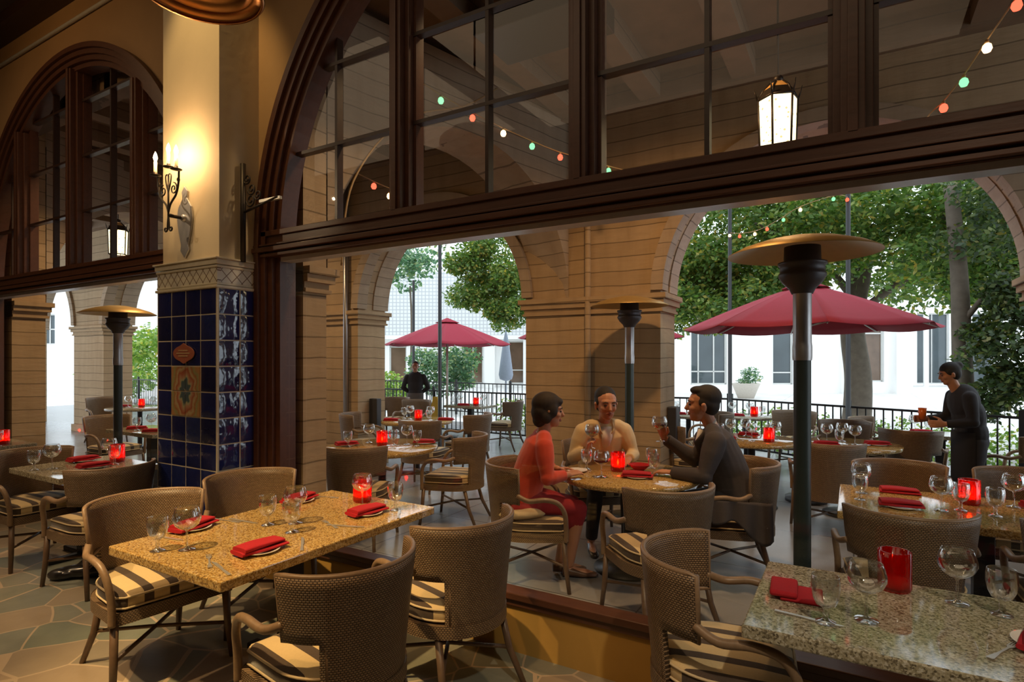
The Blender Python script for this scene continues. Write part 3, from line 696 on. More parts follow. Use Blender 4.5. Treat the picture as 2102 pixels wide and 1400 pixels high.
def round_table(label, x, y, R, mat='granite', grp=None):
    t = thing('round_table', label, 'table', (x, y, 0), 0, grp)
    MB().lathe([(0, .705), (R-.02, .705), (R, .715), (R, .742), (R-.008, .75), (0, .75)], 48).build('tabletop', mat, t)
    MB().lathe([(.04, .02), (.04, .66), (.13, .70)], 16).build('pedestal', 'black_metal', t)
    MB().lathe([(0, 0), (.27, 0), (.27, .015), (.05, .045), (0, .045)], 24).build('foot', 'black_metal', t)
    return t
rect_table('long golden granite table lit by a warm spot in the left foreground', -3.08, -2.19, 1.41, 2.79, 'granite')
rect_table('grey granite table filling the lower right corner', -.325, 1.25, 2.08, 2.80, 'granite_grey')
rect_table('granite table inside by the left window, in shade left of the pillar', -5.98, -5.10, 2.00, 2.74, 'granite_grey')
rect_table('dim granite table cut off by the left edge of the picture', -8.55, -7.50, 2.05, 2.75, 'granite_grey')
rect_table('granite patio table just beyond the glass with two red napkin bars', -.08, 1.40, 3.92, 4.78, 'granite')
round_table('round granite patio table at which the three people sit', -1.52, 4.38, .535)
round_table('round granite patio table with a lit candle, left of the woman in orange', -4.18, 4.46, .57)
round_table('round table standing in the left patio arch', -5.50, 6.60, .52)
rect_table('small square table by the far fence, seen through the left arch', -6.80, -5.95, 8.95, 9.55, 'granite_grey')
round_table('round patio table with lit candle behind the suited man', -.98, 6.95, .50)
round_table('round patio table right of the patio heater pole, under the big umbrella', -.02, 7.10, .47)
rect_table('small square table by the fence beside the waitress', .52, 1.28, 8.30, 8.85, 'granite_grey')
round_table('round table by the fence just over the suited man\'s head', -2.30, 9.55, .42, 'granite_grey')
round_table('round table by the fence right of the suited man\'s head', -1.45, 9.75, .42, 'granite_grey')
rect_table('granite patio table seen through the left window behind the heater pole', -8.20, -7.10, 3.72, 4.30, 'granite_grey')
round_table('farther round table seen through the left window, with candles', -11.4, 5.75, .55, 'granite_grey')

# ------------------------------------------------------------ tableware prototypes
def make_wine(): 
    t = thing('wine_glass', 'x', 'wine glass')
    MB().lathe([(0, .0), (.037, .001), (.037, .004), (.012, .010), (.0045, .018), (.0042, .085), (.009, .093)], 24).build('stem', 'crystal', t)
    MB().lathe([(.008, .093), (.030, .101), (.050, .117), (.0615, .142), (.062, .158), (.056, .182), (.050, .198), (.0492, .199), (.0485, .198), (.054, .182), (.060, .158), (.0595, .142), (.048, .119), (.028, .103), (0, .097)], 28).build('bowl', 'crystal', t)
    return t
def make_goblet():
    t = thing('water_goblet', 'x', 'goblet')
    MB().lathe([(0, 0), (.033, .001), (.033, .004), (.012, .012), (.007, .022), (.010, .032), (.007, .042), (.012, .052)], 24).build('stem', 'crystal', t)
    MB().lathe([(.010, .052), (.030, .062), (.041, .085), (.046, .115), (.046, .14), (.043, .160), (.042, .161), (.041, .160), (.044, .14), (.044, .115), (.039, .087), (.028, .065), (0, .058)], 28).build('bowl', 'crystal', t)
    return t
def make_napkin():
    t = thing('folded_napkin', 'x', 'napkin')
    def slab(nm, hx, hy, z0, z1, sag, sh=0):
        mb = MB()
        def f(u, v):
            a = 2*PI*v; cxx = math.copysign(abs(math.cos(a))**.5, math.cos(a)); cz = math.copysign(abs(math.sin(a))**.6, math.sin(a))
            x = (u-.5)*2*hx; return (x+sh, cxx*hy*(1-.05*math.cos(u*6)), (z0+z1)/2+cz*(z1-z0)/2*(1+.25*math.sin(u*4+1))+sag*math.sin(u*PI))
        mb.grid(f, 10, 20, smooth=True)
        for u, fl in ((0, 1), (1, 0)):
            ring = [f(u, k/20) for k in range(20)]; mb.add(ring, [tuple(range(20)) if not fl else tuple(range(19, -1, -1))])
        return mb.build(nm, 'napkin', t)
    slab('lower_fold', .115, .058, .0, .016, 0); o = slab('upper_fold', .105, .050, .014, .034, .004, -.004); o.rotation_euler = (0, 0, .10)
    return t
def make_plate():
    o = MB().lathe([(0, .004), (.055, .004), (.085, .014), (.088, .014), (.086, .010), (.058, 0), (0, 0)], 36).build('side_plate', 'china'); return tag(o, 'x', 'plate')
def make_fork():
    mb = MB(); mb.prism([(-.095, -.006), (-.09, -.010), (-.03, -.0035), (.03, -.003), (.045, -.010), (.055, -.011), (.055, .011), (.045, .010), (.03, .003), (-.03, .0035), (-.09, .010), (-.095, .006)], .002, .005)
    for k in range(4): y = -.0095+k*.0063; mb.box(.054, .095, y-.0014, y+.0014, .002, .0045)
    return tag(mb.build('fork', 'steel'), 'x', 'fork')
def make_knife():
    mb = MB(); mb.prism([(-.11, -.007), (-.02, -.005), (.0, -.009), (.08, -.009), (.105, 0), (.105, .004), (-.02, .005), (-.11, .007)], .002, .0055)
    return tag(mb.build('knife', 'steel'), 'x', 'knife')
def make_candle():
    t = thing('candle_jar', 'x', 'candle')
    MB().lathe([(0, .003), (.050, .003), (.054, .012), (.054, .150), (.051, .152), (.048, .150), (.048, .014), (0, .010)], 44, ribs=.05).build('jar', 'red_glass', t)
    MB().lathe([(0, .015), (.043, .015), (.043, .045), (0, .047)], 20).build('wax', 'wax', t)
    MB().lathe([(0, .048), (.006, .056), (.0085, .068), (.005, .084), (0, .098)], 12).build('flame', 'flame', t)
    return t
WG, GB, NP, PL, FK, KN, CD = make_wine(), make_goblet(), make_napkin(), make_plate(), make_fork(), make_knife(), make_candle()
ZT = .751
def wg(x, y, l): return inst(WG, 'wine glass '+l, (x, y, ZT), 0, 'balloon wine glasses on the tables')
def gb(x, y, l): return inst(GB, 'water goblet '+l, (x, y, ZT), 0, 'water goblets on the tables')
def np_(x, y, deg, l, plate=True):
    inst(NP, 'red napkin '+l, (x, y, ZT+(.0115 if plate else .0)), D2R(deg), 'folded red napkins')
    if plate: inst(PL, 'plate under red napkin '+l, (x, y, ZT), 0, 'white side plates')
def fk(x, y, deg, l): return inst(FK, 'steel fork '+l, (x, y, ZT-.001), D2R(deg), 'forks')
def kn(x, y, deg, l): return inst(KN, 'steel knife '+l, (x, y, ZT-.001), D2R(deg), 'knives')
def cd(x, y, l, lit=0):
    o = inst(CD, 'red candle jar '+l, (x, y, ZT), 0, 'red candle jars')
    if lit: light('candle_glow', 'POINT', (x, y, ZT+.075), lit, (1, .42, .14), .012)
    return o
# long table, left foreground
G = 'on the long granite table'
np_(-2.38, 1.73, 84, 'nearest us '+G, True); np_(-2.42, 2.46, 80, 'by the candle '+G)
np_(-3.0, 1.78, 100, 'on the long table, before the golden lit chair'); np_(-3.0, 2.46, 98, 'in front of the chair by the pillar')
gb(-2.80, 1.49, 'at the near left corner of the long granite table'); wg(-2.70, 1.57, 'at the near left corner of the long granite table')
wg(-2.62, 2.12, 'in the middle cluster of the long granite table'); gb(-2.72, 2.02, 'leftmost in the middle cluster of the long granite table'); gb(-2.50, 2.0, 'rightmost in the middle cluster of the long granite table')
wg(-2.56, 2.56, 'in front of the lit candle of the long granite table'); gb(-2.34, 2.61, 'right of the candle, near the window, '+G); cd(-2.66, 2.66, 'glowing at the window end of the long granite table', 1.1)
fk(-2.46, 1.53, 150, 'left of the nearest red napkin '+G); kn(-2.33, 1.50, 165, 'nearest the front edge of the long granite table')
fk(-2.44, 2.20, 160, 'near the middle of the long granite table'); kn(-2.34, 2.22, 20, 'near the middle of the long granite table'); kn(-2.27, 2.56, 130, 'beside the goblet at the window end')
fk(-2.99, 1.96, 10, 'beyond the red napkin before the golden chair'); kn(-2.90, 2.0, 5, 'beyond the red napkin before the golden chair'); fk(-2.95, 2.62, 15, 'beside the red napkin near the pillar')
kn(-2.30, 1.90, 140, 'right of the nearest red napkin '+G); kn(-2.96, 1.62, 10, 'behind the wine glass at the near left corner')
# grey table, right corner
t = thing('folded_napkin', 'red napkin folded in two squares at the left end of the grey corner table', 'napkin', (-.20, 2.44, ZT), D2R(4), 'folded red napkins')
MB().box(-.075, .02, -.085, .08, .014, .036).build('upper_fold', 'napkin', t, bevel=.009); MB().box(-.04, .105, -.08, .07, .0, .016).build('lower_fold', 'napkin', t, bevel=.007)
np_(.52, 2.40, 70, 'at the right edge of the picture on the grey corner table')
kn(-.13, 2.24, -6, 'dark in shade, at the left end of the grey corner table')
wg(.04, 2.33, 'at the left on the grey corner table'); gb(-.08, 2.24, 'nearest us on the grey corner table'); wg(.33, 2.66, 'in the middle of the grey corner table, by the glass wall'); gb(.45, 2.62, 'right of the middle wine glass on the grey corner table')
cz = cd(.14, 2.70, 'unlit, on the grey corner table')
for ch in list(cz.children):
    if ch.name.startswith('flame'): bpy.data.objects.remove(ch); fk(.40, 2.30, 60, 'at the right on the grey corner table')
# patio table beyond the glass
H = 'on the patio table beyond the glass'
np_(.27, 4.66, 2, 'upper of the two bars '+H, False); np_(.25, 4.20, 2, 'lower of the two bars '+H); np_(1.0, 4.62, 10, 'at the far right '+H, False)
wg(.05, 4.52, 'at the left, farther one, '+H); gb(.04, 4.30, 'at the left, nearer one, '+H); wg(.45, 4.24, 'left of the glowing candle '+H); gb(.55, 4.30, 'close in front of the glowing candle '+H)
cd(.62, 4.52, 'glowing '+H, 1.1); gb(.70, 4.24, 'right of the glowing candle '+H); wg(.84, 4.56, 'farthest right '+H)
# people's round table
Q = 'on the round table of the three diners'
cd(-1.62, 4.42, 'glowing between the diners', 1.4); np_(-1.40, 4.24, 12, 'nearest us '+Q)
wg(-1.64, 4.12, 'holding red wine near the candle, '+Q); gb(-1.33, 4.42, 'by the suited man\'s elbow'); gb(-1.42, 4.66, 'beyond the red bowl '+Q); gb(-1.86, 4.35, 'by the woman\'s hands'); kn(-1.73, 4.62, 20, Q)
inst(PL, 'small white plate in front of the woman in orange', (-1.90, 4.24, ZT))
o = MB().lathe([(0, .0), (.03, 0), (.062, .03), (.085, .055), (.08, .055), (.05, .02), (0, .012)], 24).build('sauce_bowl', 'napkin'); tag(o, 'small red bowl beside the candle of the three diners', 'bowl'); o.location = (-1.47, 4.50, ZT)
o = MB().lathe([(.0, .128), (.05, .128), (.0595, .145), (.0, .1451)], 24).build('wine', 'wine'); tag(o, 'red wine in the standing glass on the diners\' table', 'wine'); o.location = (-1.64, 4.12, ZT-.012)
# inside table by the left window
Z = 'on the shaded table left of the pillar'
gb(-5.68, 2.06, 'at the near left '+Z); wg(-5.62, 2.16, 'at the left '+Z); np_(-5.80, 2.46, 92, 'at the back left '+Z); np_(-5.38, 2.36, 85, 'at the front right '+Z); wg(-5.62, 2.58, 'by the candle '+Z); cd(-5.52, 2.60, 'glowing '+Z, 1.1); gb(-5.40, 2.52, 'right of the candle '+Z)
fk(-5.34, 2.12, 20, Z)
cd(-7.68, 2.52, 'at the very left edge of the picture', .6); gb(-7.56, 2.44, 'at the very left edge of the picture')
# round table left
Y = 'on the round table left of the woman'
np_(-4.50, 4.28, 60, 'at the left '+Y); gb(-4.42, 4.22, 'at the left '+Y); wg(-4.45, 4.55, 'second from left '+Y); cd(-4.20, 4.48, 'glowing '+Y, 1.2); gb(-4.12, 4.56, 'just right of the candle '+Y); wg(-4.02, 4.66, 'tallest, right '+Y); gb(-3.85, 4.62, 'rightmost '+Y); np_(-3.90, 4.80, 30, 'at the right '+Y)
# table in arch
Xx = 'on the round table in the left arch'
np_(-5.76, 6.35, 20, 'at the left '+Xx, False); np_(-5.12, 6.80, 20, 'at the right '+Xx, False); wg(-5.65, 6.62, 'at the left '+Xx); wg(-5.30, 6.66, 'at the right '+Xx); cd(-5.46, 6.58, Xx, .5); gb(-5.22, 6.52, 'rightmost '+Xx); gb(-5.80, 6.66, 'leftmost '+Xx)
# fence table
Ff = 'on the small table by the far fence'
wg(-6.60, 9.2, 'at the left '+Ff); gb(-6.70, 9.1, 'leftmost '+Ff); cd(-6.22, 9.2, Ff, .4); wg(-6.12, 9.3, 'at the right '+Ff); np_(-6.45, 9.12, 30, Ff, False)
# round tables right
Rr = 'on the round table behind the suited man'
np_(-1.22, 6.72, 10, 'at the front left '+Rr); gb(-1.30, 6.86, 'leftmost '+Rr); wg(-1.22, 7.06, 'second from left '+Rr); wg(-1.07, 7.16, 'at the back '+Rr); wg(-.95, 6.76, 'left of the candle '+Rr); cd(-.78, 6.78, 'glowing '+Rr, 1.3); wg(-.74, 7.02, 'beyond the candle '+Rr); np_(-1.05, 7.26, 0, 'at the back '+Rr, False)
Rs = 'on the round table right of the heater pole'
wg(-.24, 7.04, 'farther left '+Rs); wg(-.10, 7.24, 'farthest '+Rs); gb(-.12, 6.90, 'nearest '+Rs); wg(.02, 7.02, 'right '+Rs); np_(-.24, 6.90, 15, 'at the left '+Rs, False); np_(.22, 7.08, 15, 'at the right '+Rs)
Rt = 'on the small square fence table beside the waitress'
np_(.72, 8.60, 20, Rt, False); wg(.66, 8.72, 'at the left '+Rt); gb(.80, 8.74, 'at the right '+Rt)
Ru = 'on the left fence table beyond the suited man'; Rv = 'on the right fence table beyond the suited man'
for bx, by, ph in ((-2.30, 9.55, Ru), (-1.45, 9.75, Rv)):
    np_(bx-.12, by-.12, 10, ph, False); wg(bx-.22, by+.05, 'at the left '+ph); wg(bx+.05, by+.02, 'in the middle '+ph); gb(bx+.24, by-.05, 'at the right '+ph); cd(bx+.13, by-.1, ph)
# outside, left window
La = 'on the outside table behind the left heater pole'; Lb = 'on the farther table seen through the left window'
np_(-7.9, 3.95, 60, 'at the left '+La, False); np_(-7.42, 3.9, 40, 'at the right '+La, False); gb(-7.72, 3.86, 'at the left '+La); wg(-7.62, 3.98, 'in the middle '+La); cd(-7.35, 4.05, La, .8); wg(-7.22, 3.95, 'at the right '+La); gb(-7.25, 4.12, 'at the far right '+La)
np_(-11.75, 5.65, 30, 'at the left '+Lb, False); cd(-11.35, 5.75, 'glowing '+Lb, 1.0); wg(-11.55, 5.62, 'left of the candle '+Lb); wg(-11.15, 5.85, 'right of the candle '+Lb); gb(-11.25, 5.6, 'nearest '+Lb)

# ------------------------------------------------------------ patio heaters
def make_heater():
    t = thing('patio_heater', 'x', 'patio heater')
    MB().lathe([(.0, 0), (.24, 0), (.24, .04), (.06, .07), (.0, .07)], 32).build('base', 'post_green', t)
    MB().lathe([(.046, .05), (.046, 1.66)], 24).build('pole', 'post_green', t)
    MB().lathe([(.05, 1.64), (.052, 1.66), (.052, 1.72), (.049, 1.74), (.049, 2.02), (.056, 2.03)], 24).build('sleeve', 'silver', t)
    MB().lathe([(.056, 2.02), (.07, 2.05), (.105, 2.085), (.125, 2.12), (.125, 2.135), (.118, 2.14), (.118, 2.18), (.128, 2.185), (.128, 2.20), (.098, 2.205), (.095, 2.29), (0, 2.30)], 32).build('burner', simple('burnt_steel', (.07, .065, .07), .45, .6), t)
    d = MB(); d.lathe([(.40, 2.245), (.398, 2.25), (.33, 2.285), (.22, 2.32), (.10, 2.345), (0, 2.352), (0, 2.34), (.10, 2.332), (.22, 2.307), (.33, 2.272), (.40, 2.245)], 56); d.build('dome', 'heater_cap', t)
    return t
HT = make_heater(); GH = 'freestanding patio heaters'
inst(HT, 'tall patio heater with warm-lit dome in front of the big umbrella', (-.25, 3.70, 0), 0, GH)
inst(HT, 'patio heater standing before the central arcade pier, behind the man in cream', (-1.98, 5.74, 0), 0, GH, .975)
inst(HT, 'patio heater seen through the left window', (-7.25, 3.42, 0), 0, GH, .96)

# ------------------------------------------------------------ lanterns
def make_lantern():
    t = thing('hanging_lantern', 'x', 'lantern'); n = 6
    P = lambda r, k, z: (r*math.cos(2*PI*k/n+.35), r*math.sin(2*PI*k/n+.35), z)
    for k in range(n):
        MB().add([P(.120, k, -.36), P(.120, k+1, -.36), P(.132, k+1, 0), P(.132, k, 0)], [(0, 1, 2, 3)]).build('glass_panel', 'lantern', t)
    f = MB()
    for k in range(n):
        f.tube([P(.121, k, -.38), P(.135, k, .01)], .008, 6); f.tube([P(.134, k, 0), P(.134, k+1, 0)], .009, 6); f.tube([P(.121, k, -.37), P(.121, k+1, -.37)], .008, 6)
        f.tube([P(.14, k, 0), P(.155, k, .05), P(.165, k, .09)], [.006, .005, .002], 6)
        f.tube([P(.134, k, .0), P(.10, k, .07), P(.05, k, .12)], .007, 6)
    f.build('frame', 'iron', t)
    r = MB()
    for k in range(n): r.add([P(.134, k, .005), P(.134, k+1, .005), P(.10, k+1, .068), P(.10, k, .068)], [(0, 1, 2, 3)])
    for k in range(n): r.add([P(.10, k, .068), P(.10, k+1, .068), P(.045, k+1, .12), P(.045, k, .12)], [(0, 1, 2, 3)], 1)
    r.build('roof', ['iron', simple('amber_mica', (.6, .35, .12), .4)], t)
    h = MB(); h.lathe([(0, .12), (.04, .12), (.035, .16), (.012, .18), (0, .18)], 12); h.build('finial', 'iron', t)
    MB().tube([(0, 0, .17), (0, 0, .95)], .007, 6).build('rod', 'iron', t)
    return t
LT = make_lantern()
inst(LT, 'glowing hexagonal lantern hanging above the patio heater', (-.47, 4.6, 3.53), 0, 'hanging lanterns'); light('lantern_glow', 'POINT', (-.47, 4.6, 3.35), 62, (1, .62, .32), .12)
inst(LT, 'glowing lantern seen small through the left window', (-9.75, 4.6, 3.62), 0, 'hanging lanterns'); light('lantern_glow', 'POINT', (-9.75, 4.6, 3.44), 62, (1, .62, .32), .12)

# ------------------------------------------------------------ sconce
def spiral(c, r0, r1, a0, turns, ax, up, n=26):
    c = Vector(c); ax = Vector(ax); up = Vector(up)
    return [c+(ax*math.cos(a0+2*PI*turns*k/n)+up*math.sin(a0+2*PI*turns*k/n))*(r0+(r1-r0)*k/n) for k in range(n+1)]
sc = thing('wall_sconce', 'wrought iron wall sconce with three candle bulbs on the cream column', 'sconce', (-4.31, 2.50, 2.70))
MB().tube([(0, 0, 0), (-.01, -.08, .0), (-.01, -.125, .0)], .014, 8).build('arm', 'iron', sc)
b = MB(); pl = [(0, .24), (.04, .20), (.028, .15), (.085, .08), (.10, 0), (.08, -.09), (.045, -.20), (.055, -.24), (0, -.30)]
pl = pl+[(-x, z) for x, z in pl[1:-1][::-1]]
b.prism(pl, -.0, .014, M4=Matrix.Rotation(PI/2, 4, 'X')); b.lathe([(0, 0), (.03, 0), (.024, .02), (0, .03)], 16, M4=Matrix.Translation((0, -.012, 0)) @ Matrix.Rotation(PI/2, 4, 'X')); b.build('back_plate', simple('polished_iron', (.62, .62, .66), .28, .8), sc, bevel=.004)
s = MB(); X = Vector((1, 0, 0)); U = Vector((0, 0, 1)); cC = Vector((-.01, -.125, 0))
s.tube([cC+U*-.02, cC+U*.10, cC+U*.30], .007, 8)
for sg in (-1, 1):
    s.tube(bez([cC+U*.02, cC+X*sg*.03+U*.08, cC+X*sg*.10+U*.14, cC+X*sg*.13+U*.22, cC+X*sg*.135+U*.30], 6), .0075, 8)
    s.tube(spiral(cC+X*sg*.068+U*.185, .045, .010, PI/2 if sg > 0 else PI/2, 1.4*sg*-1, X, U), .005, 6)
    s.tube(spiral(cC+X*sg*.125+U*.24, .022, .006, -PI/2, 1.2*sg, X, U), .004, 6)
    s.tube(bez([cC+U*.16, cC+X*sg*.03+U*.24, cC+X*sg*.035+U*.29, cC+X*sg*.012+U*.30], 5), .005, 6)
    s.tube(bez([cC+U*.0, cC+X*sg*.008+U*-.05, cC+X*sg*.012+U*-.10], 5)+spiral(cC+X*sg*.034+U*-.10, .022, .005, PI if sg > 0 else 0, .95*(1 if sg > 0 else -1), X, U), .006, 6)
s.build('scrollwork', 'iron', sc)
for i, (dx, dz) in enumerate(((-.135, .30), (0, .345), (.135, .30))):
    p = cC+X*dx+U*dz-Vector((0, .02 if dx else 0, 0))
    MB().lathe([(0, 0), (.038, .006), (.04, .010), (.012, .014), (.014, .03), (0, .03)], 16, loc=p).build('drip_pan', 'iron', sc)
    MB().lathe([(.012, .02), (.012, .11), (0, .112)], 12, loc=p).build('candle_sleeve', 'wax', sc)
    MB().lathe([(0, .108), (.010, .118), (.015, .138), (.009, .165), (0, .185)], 12, loc=p).build('bulb', 'bulb_lit', sc)
    q = p+Vector((-4.31, 2.50, 2.70+.14)); light('sconce_glow', 'POINT', (q.x, q.y-.0, q.z), 20, (1, .60, .26), .018)
# iron sign bracket
br = thing('sign_bracket', 'wrought iron scroll bracket on a post standing on the tiled ledge', 'bracket', (-3.86, 2.66, 2.36))
MB().tube([(0, 0, 0), (0, 0, .72)], .02, 8).build('post', 'iron', br)
s = MB(); s.tube([(0, 0, .36), (.40, -.01, .42)], .009, 8)
for cx_, cz_, r in ((.05, .60, .04), (.10, .52, .045), (.17, .47, .04), (.09, .44, .05)):
    s.tube(spiral((cx_, 0, cz_), r, r*.2, PI, 1.5, X, U), .006, 6)
s.build('scroll_arm', 'iron', br)
MB().box(.20, .42, -.012, .012, .405, .425).build('arm_tip', 'white_metal', br)
# copper pendant
pd = thing('pendant_lamp', 'copper ringed pendant lamp shade hanging at the top left', 'lamp', (-2.82, 1.70, 3.50))
MB().lathe([(.285, -.01), (.295, .0), (.285, .012), (.25, .03), (.225, .018), (.215, .05), (.17, .075), (.15, .062), (.14, .09), (.10, .115), (.085, .105), (.07, .14), (0, .15), (0, .17), (.10, .16), (.20, .12), (.30, .04), (.305, 0), (.295, -.012), (.285, -.01)], 56).build('shade', 'copper', pd)
MB().tube([(0, 0, .16), (0, 0, 1.92)], .009, 8).build('rod', 'iron', pd)
MB().lathe([(0, .145), (.04, .10), (.045, .09), (0, .085)], 16).build('bulb', simple('unlit_bulb', (.1, .07, .05), .3), pd)

# ------------------------------------------------------------ umbrellas
def make_umbrella():
    t = thing('patio_umbrella', 'x', 'umbrella'); n = 8; R = 1.36
    P = lambda r, k, z: Vector((r*math.cos(2*PI*k/n+.2), r*math.sin(2*PI*k/n+.2), z))
    mb = MB()
    for k in range(n):
        def f(u, v):
            r = .12+(R-.12)*v; z = 2.47-.47*(v**1.15); p = P(r, k, z).lerp(P(r, k+1, z), u); p.z -= .035*math.sin(PI*u)*v*1.0; return p
        mb.grid(f, 6, 8, smooth=True)
    mb.build('canopy', 'awning', t, solid=.006)
    v = MB()
    for k in range(n):
        def f(u, w):
            r = .02+.24*w; z = 2.56-.10*w; return P(r, k, z).lerp(P(r, k+1, z), u)
        v.grid(f, 3, 3)
    v.build('vent', 'awning', t, solid=.006)
    MB().tube([(0, 0, 0), (0, 0, 2.60)], .024, 12).build('pole', 'white_metal', t)
    for k in range(n):
        MB().tube([P(.03, k, 2.44), P(R*.97, k, 1.985)], .008, 6).build('rib', 'white_metal', t)
        MB().tube([P(.03, k, 2.02), P(R*.52, k, 2.20)], .007, 6).build('strut', 'white_metal', t)
    MB().lathe([(0, 0), (.22, 0), (.22, .05), (.05, .09), (0, .09)], 24).build('base', 'black_metal', t)
    return t
UM = make_umbrella(); GU = 'crimson patio umbrellas'
inst(UM, 'large crimson patio umbrella behind the tall heater', (-.47, 7.50, 0), 0, GU, 1.0)
inst(UM, 'crimson patio umbrella seen through the left arch', (-7.22, 9.62, 0), .3, GU, .97)
inst(UM, 'crimson patio umbrella mostly hidden by the central pier', (-3.62, 8.95, 0), .1, GU, 1.0)

# ------------------------------------------------------------ fences and posts
def fence(label, A, B, h=.95, step=.115, posts=True, mat='black_metal'):
    A = Vector(A); B = Vector(B); L = (B-A).length; a = math.atan2(B.y-A.y, B.x-A.x)
    t = thing('iron_fence', label, 'fence', (A.x, A.y, 0), a)
    MB().box(0, L, -.022, .022, h-.03, h).build('top_rail', mat, t); MB().box(0, L, -.015, .015, .09, .12).build('bottom_rail', mat, t)
    b = MB(); n = int(L/step)
    for k in range(1, n): x = L*k/n; b.box(x-.008, x+.008, -.008, .008, .1, h-.02)
    b.build('baluster_panel', mat, t)
    m = max(1, round(L/2.2))
    for k in range(m+1): x = L*k/m; MB().box(x-.025, x+.025, -.025, .025, 0, h+.08).build('post', mat, t)
fence('black iron fence behind the right arch tables', (-1.85, 10.75), (1.75, 9.10))
fence('black iron fence at the right edge behind the waitress', (1.80, 9.08), (4.6, 7.8))
fence('black iron fence between the suited man and the arcade pier', (-5.5, 10.15), (-1.90, 10.77))
fence('black iron fence in the left arch', (-13.0, 10.35), (-5.55, 10.14))
fence('black iron fence seen through the left window', (-23, 10.6), (-13.1, 10.37))
fence('farther iron fence beyond the walkway in the left arch', (-14, 14.2), (-6.2, 13.6), step=.14)
def lamppost(x, y, h, label): 
    o = MB().lathe([(0, 0), (.07, 0), (.07, .06), (.035, .08), (.032, h), (0, h+.01)], 12).build('light_post', 'black_metal'); tag(o, label, 'post', 'thin dark posts carrying the string lights'); o.location = (x, y, 0)
lamppost(-6.27, 8.14, 4.2, 'thin dark post in the left arch, crossing the umbrella'); lamppost(-1.84, 10.58, 4.3, 'thin dark post left of the tall heater'); lamppost(-.06, 9.80, 4.5, 'thin dark post right of the tall heater, before the tree trunk')
lamppost(-9.45, 11.2, 3.6, 'short thin lamp post left of the umbrella in the left arch')
def bulb(p, c, label):
    t = thing('string_bulb', label, 'bulb', p, 0, 'coloured bulbs of the string lights')
    MB().lathe([(0, -.05), (.018, -.044), (.027, -.024), (.022, -.002), (.011, .008), (0, .008)], 12).build('globe', 'bulb_'+c, t); MB().lathe([(0, .005), (.011, .006), (.011, .028), (0, .03)], 8).build('socket', 'wire', t)
CN = {'r': 'red', 'g': 'green', 'w': 'warm white'}
def strand(pts, label): tag(MB().tube(bez(pts, 5), .005, 5).build('string_light_wire', 'wire'), label, 'wire', 'string light wires')
A1 = [('', (-3.20, 3.78, 4.03)), ('g', (-3.07, 4.0, 3.93)), ('r', (-2.89, 4.22, 3.82)), ('w', (-2.73, 4.48, 3.74)), ('g', (-2.58, 4.75, 3.68)), ('r', (-2.42, 5.02, 3.63)), ('g', (-2.10, 5.46, 3.57)), ('r', (-1.95, 5.72, 3.56)), ('', (-1.7, 6.1, 3.55))]
strand([p for c, p in A1], 'thin wire of lights falling to the right behind the middle upper panes')
for i, (c, p) in enumerate(A1):
    if c: bulb((p[0], p[1], p[2]-.03), c, '%s string bulb behind the middle upper panes, %s in its row' % (CN[c], ('', 'first', 'second', 'third', 'fourth', 'fifth', 'sixth', 'last')[i]))
A2 = [('', (1.05, 3.3, 3.95)), ('r', (.78, 4.17, 3.65)), ('w', (.70, 4.48, 3.58)), ('g', (.62, 4.72, 3.49)), ('r', (.54, 4.96, 3.43)), ('w', (.45, 5.14, 3.38)), ('', (.3, 6.3, 3.36)), ('', (-.02, 9.8, 4.1))]
strand([p for c, p in A2], 'thin wire of lights climbing to the upper right corner')
for i, (c, p) in enumerate(A2):
    if c: bulb((p[0], p[1], p[2]-.03), c, '%s string bulb in the upper right pane, %s from the top' % (CN[c], ('', 'first', 'second', 'third', 'fourth', 'lowest')[i]))
A3 = [('r', (-.07, 9.78, 4.02)), ('g', (-.25, 9.88, 4.08)), ('w', (-.70, 9.98, 4.0)), ('g', (-.95, 10.1, 3.9)), ('r', (-1.20, 10.2, 3.80)), ('w', (-1.40, 10.3, 3.76)), ('r', (-1.66, 10.45, 3.78)), ('w', (-1.84, 10.56, 3.83))]
strand([p for c, p in A3], 'wire of lights between the two posts in front of the tree')
for i, (c, p) in enumerate(A3): bulb((p[0], p[1], p[2]-.03), c, '%s string bulb before the tree, %s from the right post' % (CN[c], ('first', 'second', 'third', 'fourth', 'fifth', 'sixth', 'seventh', 'last')[i]))
strand([(-4.2, 3.9, 3.5), (-3.98, 4.0, 3.37), (-3.86, 4.2, 3.3), (-3.75, 4.35, 3.27)], 'short wire with two bulbs in the left upper pane')
bulb((-3.93, 4.08, 3.31), 'r', 'red string bulb low in the left upper pane'); bulb((-3.86, 4.22, 3.24), 'w', 'warm white string bulb low in the left upper pane')
# small extras
o = MB().box(-.5, .5, -.28, .28, -.1, .1).build('ceiling_vent', 'black_metal', None, bevel=.01); tag(o, 'dark boxy unit fixed under the arcade ceiling behind the middle upper pane', 'vent'); o.location = (-2.15, 4.15, 4.36)
o = MB().box(-.08, .08, -.05, .05, 0, .42).build('floor_speaker', 'speaker', None, bevel=.01); tag(o, 'black box mounted on the pale pier of the left arch', 'speaker'); o.location = (-6.28, 6.55, .62)
o = MB().box(-.05, .05, -.08, .08, 0, .42).build('floor_speaker', 'speaker', None, bevel=.01); tag(o, 'black box mounted on the pier behind the suited man', 'speaker'); o.location = (-1.76, 6.62, .68)
